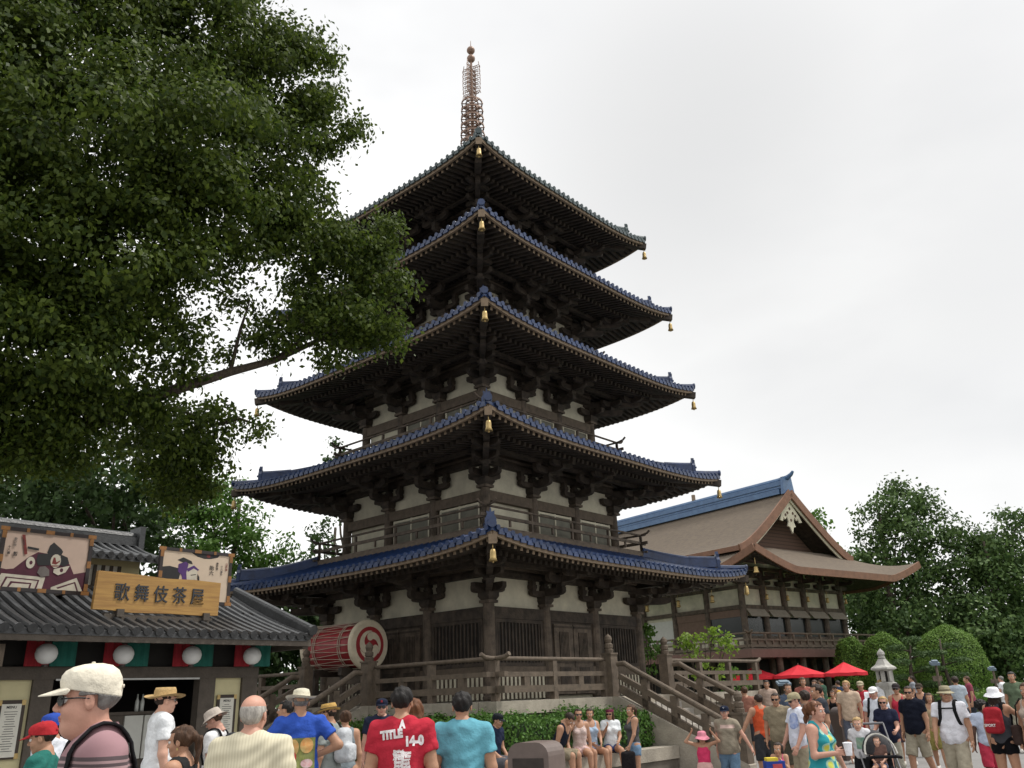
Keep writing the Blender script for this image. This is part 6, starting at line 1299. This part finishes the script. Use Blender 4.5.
g16 = person(462, 7.3, 0, 1.69, 'man with black hair in a light blue polo shirt, back turned', ('polo', '5aa2b4'), ('shorts', '9a9282'), ('short', 'black'), None, 'tan', fat=1.05, tp=690)
def lpg(x, y): return pg(x, y)
def seatp(px, b_=-7.0):      # someone on the seat wall at this bearing: intersect bearing with the wall line
    d = ray(px, 697 - (px - 512) * .0378); A_ = np.array([[d[0], -AX[0]], [d[1], -AX[1]]]); r_ = np.array([CX, CY]) + BX * b_; k, s_ = np.linalg.solve(A_, r_); return (d[0] * k, d[1] * k), k
def sitter(px, face, b_=-6.98, **kw):
    p_, k = seatp(px, b_); return person(px, k, face, xy=p_, seat=.47, legs=('sit', 'sit'), **kw)
FR = -139        # straight out from the seat wall
sitter(489, FR + 180 - 162, H=1.68, label='seated man in navy shirt and dark cap, half hidden by the light blue shirt', top=('tee', '1e2740'), bot=('shorts', '5a5a60'), hair=('short', 'dark'), hat=('cap', '1e2228'), skin='tan', arms=('lap', 'lap'), lean=14)
sitter(552, 100 - 216, H=1.72, label='seated man in a dark tank top bent forward, next to the litter bin', top=('tank', '1e2433'), bot=('shorts', '8b7f68'), hair=('short', 'dark'), skin='tan', arms=('lap', 'lap'), lean=30, hx=25)
sitter(577, 188, H=1.66, label='seated young woman in sunglasses and pale pink outfit, hand at her neck', top=('tank', 'c9b3ac'), bot=('short_shorts', 'c8a8a4'), hair=('pony', 'dark'), skin='tan', fem=1, fat=.92, arms=('hang', 'neck'), sung=True, hx=-2)
sitter(588, 205, b_=-6.86, H=1.64, label='seated young woman with dark bob and pale blue top, between two seated friends', top=('tank', '9aaec4'), bot=('short_shorts', '6d7386'), hair=('full', 'dark'), skin='tan', fem=1, fat=.92, arms=('lap', 'lap'), hturn=-30)
sitter(608, 190, H=1.60, label='seated girl in a white T-shirt, red and blue headband and denim shorts', top=('tee', 'd8dde0'), bot=('short_shorts', '3a4a7a'), hair=('long', 'brown'), hat=('headband', '7a2c4c'), skin='tan', fem=1, fat=.92, arms=('lap', 'drink'), hturn=-25, sung=True)
g22 = person(630, 15.4, 112, 1.66, 'standing young woman with long dark ponytail, grey vest and denim shorts', ('tank', '4a4a4c'), ('short_shorts', '6f8eac'), ('pony', 'brown'), None, 'tan', fem=1, fat=.92, hturn=20, arms=('swingf', 'hang'), tp=703)
handbag(g22, 0, '1e1a1c', 'dark patterned bag held by the standing girl in denim shorts', .12, .15, .05, .16)
person(697, 14, 176, 1.20, 'little girl in a bright pink top holding her pink sun hat with both hands', ('camisole', 'd0245c'), ('skirt', 'd8a8a0'), ('long', 'dark'), ('floppy', 'd88094'), 'tan', child=True, fem=.5, arms=('up', 'up'), fat=.95, tp=725)
g24 = person(722, 14, 172, 1.64, 'woman in a taupe T-shirt, navy cap and jeans beside the little pink-hatted girl', ('tee', '8c8270'), ('jeans', '5c7a94'), ('short', 'dark'), ('cap', '1a2236', ('Y', 'c8ccd8')), 'pink', fem=1, fat=1.25, arms=('out', 'swingb'), legs=('fwd', 'back'), tp=701)
patch_on(g24, -.08, .13, .30, .35, mat('chest_print', (.45, .32, .28), .8), 'front', name='chest_print')
person(757, 16, 30, 1.72, 'man in a sleeveless bright orange shirt going away up the plaza', ('tank', 'd85018'), ('shorts', '3a3c40'), ('short', 'dark'), None, 'tan', arms=('out', 'hang'), tp=693)
person(774, 15, 168, 1.74, 'man in sunglasses, khaki T-shirt and camouflage shorts facing the camera', ('tee', '8a7e66'), ('shorts', '4a4434'), ('short', 'dark'), None, 'tan', fat=1.12, sung=True, botmat=mat('camouflage', (.10, .085, .055), .9, .5, 9, col2=(.035, .035, .025)), tp=692)
g27 = person(770, 12, 160, 1.10, 'small long-haired girl in a pink vest drinking, holding a blue toy', ('camisole', 'cc4878'), ('skirt', '9c3454'), ('long', 'dark'), None, 'tan', child=True, fem=.5, arms=('drink', 'hold'), fat=.95, tp=737)
ty = thing('toy_tub', (*spot(764, 11.8), 0), 0, 'blue and yellow toy tub held by the small girl in pink', 'toy'); q = MB(); q.box(-.12, .12, -.08, .08, .60, .72); q.build('tub', cloth('24429a'), ty); q = MB(); q.box(-.1, .04, -.07, .07, .721, .76); q.build('lid', cloth('d8c020'), ty); q = MB(); q.box(-.04, .08, -.085, -.081, .63, .69); q.build('label_patch', cloth('c04a50'), ty)
g28 = person(793, 13, 118, 1.76, 'man in a white T-shirt with blue shoulder print and khaki cap, facing left', ('tee', 'd2d6e4'), ('shorts', '9a9078'), ('short', 'dark'), ('cap', '9c9272'), 'pink', fat=1.1, arms=('swingf', 'swingf'), hx=12, sung=True, tp=689)
patch_on(g28, -.02, .16, .2, .42, mat('blue_print', (.12, .2, .48), .8, .5, 14, col2=(.5, .55, .7)), 'front', name='chest_print', shape='disc')
TEAL = None
def dressm():
    m = bpy.data.materials.new('teal_yellow_pattern'); m.use_nodes = True; t = m.node_tree; b = t.nodes['Principled BSDF']; b.inputs['Roughness'].default_value = .9
    tcn = t.nodes.new('ShaderNodeTexCoord'); mp_ = t.nodes.new('ShaderNodeMapping'); mp_.inputs['Rotation'].default_value = (0, .785, 0); mp_.inputs['Scale'].default_value = (9, 9, 9); t.links.new(tcn.outputs['Object'], mp_.inputs[0])
    v = t.nodes.new('ShaderNodeTexVoronoi'); v.inputs['Randomness'].default_value = .15; v.inputs['Scale'].default_value = 1; t.links.new(mp_.outputs[0], v.inputs['Vector'])
    cr = t.nodes.new('ShaderNodeValToRGB'); cr.color_ramp.interpolation = 'CONSTANT'; e = cr.color_ramp.elements; e[0].position = 0; e[0].color = (.55, .58, .10, 1); e[1].position = .3; e[1].color = (.30, .52, .42, 1); x = e.new(.46); x.color = (.015, .26, .30, 1)
    t.links.new(v.outputs['Distance'], cr.inputs[0]); t.links.new(cr.outputs[0], b.inputs['Base Color']); return m
g29 = person(811, 9.1, -118, 1.63, 'woman in a teal and yellow patterned sundress carrying white cups', ('dress', '30a0a0'), None, ('messy', 'auburn'), None, 'pink', fem=1, fat=1.0, arms=('out', 'cup'), sung=.055, topmat=dressm(), hturn=0, tp=699)
w_ = g29['J']['wr1'] + g29['J']['fd1'] * .09
cu = thing('paper_cup', tuple(g29['t'].location), g29['t'].rotation_euler.z, 'white paper cups stacked in the hand of the woman in the sundress', 'cup'); q = MB(); c0 = w_ + np.array([0, .02, -.03]); q.lathe([(.03, 0), (.042, .10), (.045, .105), (.045, .115), (.02, .12)], tuple(c0), 14); q.build('cup', cloth('e4e4ea'), cu)
person(816, 14.4, 110, 1.78, 'man in a charcoal T-shirt facing left behind the woman in the sundress', ('tee', '3c4048'), ('shorts', '707068'), ('short', 'dark'), None, 'tan', fat=1.05, tp=683)
person(803, 13.6, 30, 1.66, 'brown-haired person seen from behind between the white and charcoal shirts', ('tee', '6e625a'), ('shorts', '504a44'), ('full', 'dark'), None, 'tan', tp=689)
person(831, 25, 170, 1.62, 'distant woman in a black top beside the dark litter bin', ('tank', '18181a'), ('shorts', '3a3a3c'), ('pony', 'brown'), None, 'tan', fem=1, arms=('drink', 'hang'), tp=690)
person(845, 33, 100, 1.72, 'distant person bending forward in a yellow shirt', ('tee', 'c89a20'), ('shorts', '8a7a60'), ('short', 'dark'), None, 'tan', lean=35)
g34 = person(860, 22, 176, 1.74, 'man in a red shirt with a white towel round his neck and beige cap', ('tee', 'b02030'), ('shorts', 'a01c2c'), ('short', 'dark'), ('cap', 'b0a688'), 'tan', tp=679)
patch_on(g34, -.17, -.06, .16, .50, cloth('e4e6ea'), 'front', name='towel', off=.015); patch_on(g34, .06, .17, .16, .50, cloth('e4e6ea'), 'front', name='towel', off=.015); patch_on(g34, -.17, .17, .36, .50, cloth('e4e6ea'), 'back', name='towel', off=.015)
person(850, 25, 120, 1.50, 'distant girl in dark pink behind the man with the towel', ('tee', '8a3440'), ('shorts', '70303c'), ('full', 'brown'), None, 'tan', fem=1)
g35 = person(872, 16.8, 160, 1.76, 'man in a white cap and white T-shirt behind the stroller', ('tee', 'cdd2dc'), ('shorts', 'b8b09c'), ('short', 'dark'), ('cap', 'e8e8e8'), 'pink', fat=1.05, hx=8, tp=684)
backpack(g35, '30343a', label='dark backpack of the man in the white cap')
person(880, 30, 20, 1.74, 'distant person in white walking off beside the stone lantern', ('tee', 'd8dade'), ('shorts', '9a9484'), ('short', 'blond'), None, 'pink')
g36 = person(880, 14.8, 168, 1.64, 'blond woman in sunglasses and navy top pushing the stroller', ('tee', '1e2238'), ('capri', 'a8a494'), ('pony', 'blond'), None, 'pink', fem=1, fat=1.08, sung=True, arms=('push', 'push'), legs=('back', 'fwd'), tp=694)
g37 = person(851, 14, 172, 1.14, 'small blond boy in a printed white T-shirt walking beside the stroller', ('tee', 'ccccd0'), ('shorts', '202226'), ('short', 'blond'), None, 'fair', child=True, fat=.95, legs=('fwd', 'stand'), tp=713)
patch_on(g37, -.05, .07, .08, .24, mat('green_print', (.1, .25, .2), .8, .4, 15, col2=(.3, .35, .25)), 'front', name='chest_print')
person(895, 19, 172, 1.68, 'woman in a red tank top and dark visor cap behind the stroller mother', ('tank', 'b8203c'), ('shorts', '4a3c44'), ('pony', 'dark'), ('cap', '3a3436'), 'tan', fem=1, sung=True, arms=('out', 'hang'), tp=681)
person(907, 15.6, 150, 1.76, 'dark-haired man in a navy T-shirt and khaki shorts walking', ('tee', '161a28'), ('shorts', 'a09884'), ('full', 'dark'), None, 'tan', fat=1.12, sung=True, legs=('back', 'fwd'), hturn=20, shoe='dcdcdc', tp=684)
person(918, 21, 165, 1.78, 'man in a dark cap and navy vest further back, beside the dark-haired man', ('tank', '1e2434'), ('shorts', '484a50'), ('short', 'dark'), ('cap', '4a4038'), 'tan', sung=True, tp=681)
person(926, 17.5, 175, 1.60, 'woman in a pale floral top just behind the man in the khaki sun hat', ('tank', 'a08c6c'), ('shorts', '8c8240'), ('long', 'brown'), None, 'tan', fem=1, legs=('fwd', 'back'), tp=691)
g43 = person(943, 13, 168, 1.76, 'tall man in a khaki bucket hat, white T-shirt and cargo shorts', ('tee', 'd6d6de'), ('shorts', 'a89f8a'), ('short', 'dark'), ('bucket', '9c9478'), 'tan', fat=1.12, legs=('fwd', 'back'), arms=('hang', 'swingf'), hatband='6a624e', hturn=15, tp=681)
backpack(g43, '24262c', label='black backpack whose chest strap crosses the white T-shirt under the khaki hat')
q = MB(); Pc_ = g43['Pc']; q.beam(tuple(Pc_ + np.array([-.11, .145, .40])), tuple(Pc_ + np.array([.11, .145, .40])), .02, .02); q.build('chest_strap', cloth('202022'), g43['t'])
g45 = person(975, 14, 15, 1.28, 'dark-skinned child with curly hair, pale top and red shorts', ('tee', 'b8c4dc'), ('shorts', 'c02848'), ('afro', 'black'), None, 'dark', child=False, legs=('back', 'fwd'), tp=698)
g44 = person(990, 12.6, -22, 1.66, 'woman in a white floppy sun hat and black shorts, back turned', ('tank', '44464c'), ('short_shorts', '121216'), ('long', 'dark'), ('floppy', 'e2e2e8'), 'tan', fem=1, fat=1.05, arms=('hang', 'reach'), legs=('stand', 'stand'), tp=684)
backpack(g44, 'a01424', label='big red backpack worn by the woman in the white sun hat', badge='SPORT')
person(1001, 35, 70, 1.76, 'distant man dressed all in white walking past the low hedge', ('tee', 'e0e2e6'), ('shorts', 'd8d8d8'), ('short', 'grey'), None, 'pink', arms=('swingf', 'swingb'), legs=('fwd', 'back'), tp=675)
g46 = person(1024, 12.2, 150, 1.68, 'woman in a tan top at the right edge, her arm raised', ('tank', 'a8988a'), ('shorts', '54463c'), ('long', 'brown'), None, 'tan', fem=1, arms=('reach', 'hang'), fat=1.05, tp=681)
shoulder_bag(g46, 1, '3c2e2a', 'big brown shoulder bag of the woman at the right edge', z=.02)
for k, (px, D, c1, c2, hr, fc, lb) in enumerate(((744, 21, '8a5a4a', '3c3c40', 'brown', 20, 'visitor in a rust top going up past the foot of the right staircase'), (787, 19, '4a5668', '8a8474', 'dark', 200, 'visitor in a slate shirt glimpsed behind the khaki and white T-shirts'), (846, 20, 'c0a890', '5a6070', 'blond', 160, 'fair-haired visitor in a sand top just right of the dark litter bin'), (955, 24, 'a8b4c0', '404450', 'dark', 10, 'visitor in pale blue walking off behind the khaki bucket hat'), (967, 30, '8c3c50', '30343c', 'brown', 100, 'distant visitor in wine red in front of the largest dome bush'), (1012, 21, '5c6c54', 'a09c88', 'black', 170, 'visitor in olive just left of the woman at the right edge'), (838, 36, '2c3a50', '505050', 'dark', 40, 'distant visitor in slate blue under the red parasols'), (815, 30, 'b07860', '8a8070', 'brown', 150, 'distant woman in a salmon top left of the dark litter bin'), (767, 27, 'b8a090', '606060', 'dark', 170, 'distant woman in beige between the orange and khaki shirts'), (803, 24, '9c5c50', '54545c', 'brown', 190, 'distant visitor in brick red above the sundress woman'), (912, 37, '888c94', '505058', 'dark', 90, 'distant grey-shirted visitor near the low dome hedge'), (822, 38, '3a5a48', '6c685c', 'black', 60, 'distant green-shirted visitor among the cafe chairs'))):
    person(px, D, fc, 1.66 + .02 * k, lb, ('tee', c1), ('shorts', c2), ('full' if k % 2 else 'short', hr), None, 'tan', fem=k % 2)
# stroller
x, y = spot(868, 13.7); ST = thing('stroller', (x, y, 0), R(172), 'black stroller with a dark and cream canopy pushed by the blond woman', 'stroller')
BLK = cloth('1a1a1e'); GRY = mat('grey_tube', (.16, .16, .17), .4, .1, metal=.5)
q = MB()
for s_ in (-1, 1):
    q.tube([(s_ * .24, -.52, 1.02), (s_ * .24, -.36, .82), (s_ * .25, .0, .42), (s_ * .22, .42, .12)], .014, 8); q.tube([(s_ * .24, -.22, .68), (s_ * .25, -.28, .12)], .013, 8); q.tube([(s_ * .25, .0, .42), (s_ * .25, -.28, .3)], .012, 8)
q.tube([(-.24, -.52, 1.02), (.24, -.52, 1.02)], .018, 8); q.tube([(-.22, .42, .12), (.22, .42, .12)], .012, 8); q.tube([(-.25, -.28, .12), (.25, -.28, .12)], .012, 8); q.build('frame', GRY, ST)
q = MB(); rows = [[(-.2, y_, z_), (.2, y_, z_)] for y_, z_ in ((-.30, .80), (-.16, .44), (-.1, .38), (.16, .40), (.2, .34))]; q.sheet(rows[::-1], .03); q.tube([(-.24, .2, .58), (-.15, .3, .6), (.15, .3, .6), (.24, .2, .58)], .022, 8); q.build('seat', BLK, ST)
cf = lambda P, a_: ell(P, (0, -.30, .64), (.235 + a_, .27 + a_, .30 + a_))
V, F = nets(lambda P: np.maximum(np.maximum(cf(P, 0), -cf(P, -.022)), np.maximum(.66 - P[:, 2] - .35 * (P[:, 1] + .24), (P[:, 1] - .0) * .8 + (P[:, 2] - .9) * .5)), (-.3, -.6, .4), (.3, .2, 1.05), .012); rawmesh('canopy', V, F, mat('canopy_cloth', (.03, .03, .035), .8, .2, 8, .5, 12), ST, None, True)
q = MB(); q.tube([(.225 * math.cos(a_), -.625 * (.60 + .27 * math.sin(a_) - .9) - .10, .62 + .27 * math.sin(a_)) for a_ in [k * math.pi / 14 for k in range(15)]], .014, 6); q.build('canopy_trim', cloth('b8b6ae'), ST, None)
for sx, sy in ((-.25, -.28), (.25, -.28), (-.22, .42), (.22, .42)):
    q = MB(); q.M = Matrix.Translation((sx, sy, .1)) @ Matrix.Rotation(math.pi / 2, 4, 'Y'); q.lathe([(.05, -.018), (.098, -.02), (.1, 0), (.098, .02), (.05, .018)], (0, 0, 0), 18); q.build('wheel', BLK, ST)
q = MB(); q.box(-.18, .18, -.24, .08, .14, .2); q.box(-.18, .18, -.25, -.23, .14, .34); q.build('basket', BLK, ST)
sc_ = np.array([math.cos(R(172)), math.sin(R(172))]); cy_ = np.array([-math.sin(R(172)), math.cos(R(172))]); pxy = np.array([x, y]) + cy_ * -.08
person(0, 13.7, 172, .86, 'toddler sitting in the black stroller', ('tee', '6c5048'), ('short_shorts', '5a6480'), ('short', 'brown'), None, 'fair', child=True, seat=.40, legs=('sit', 'sit'), arms=('lap', 'lap'), xy=(pxy[0], pxy[1]), fat=.95, shoe='b86880')
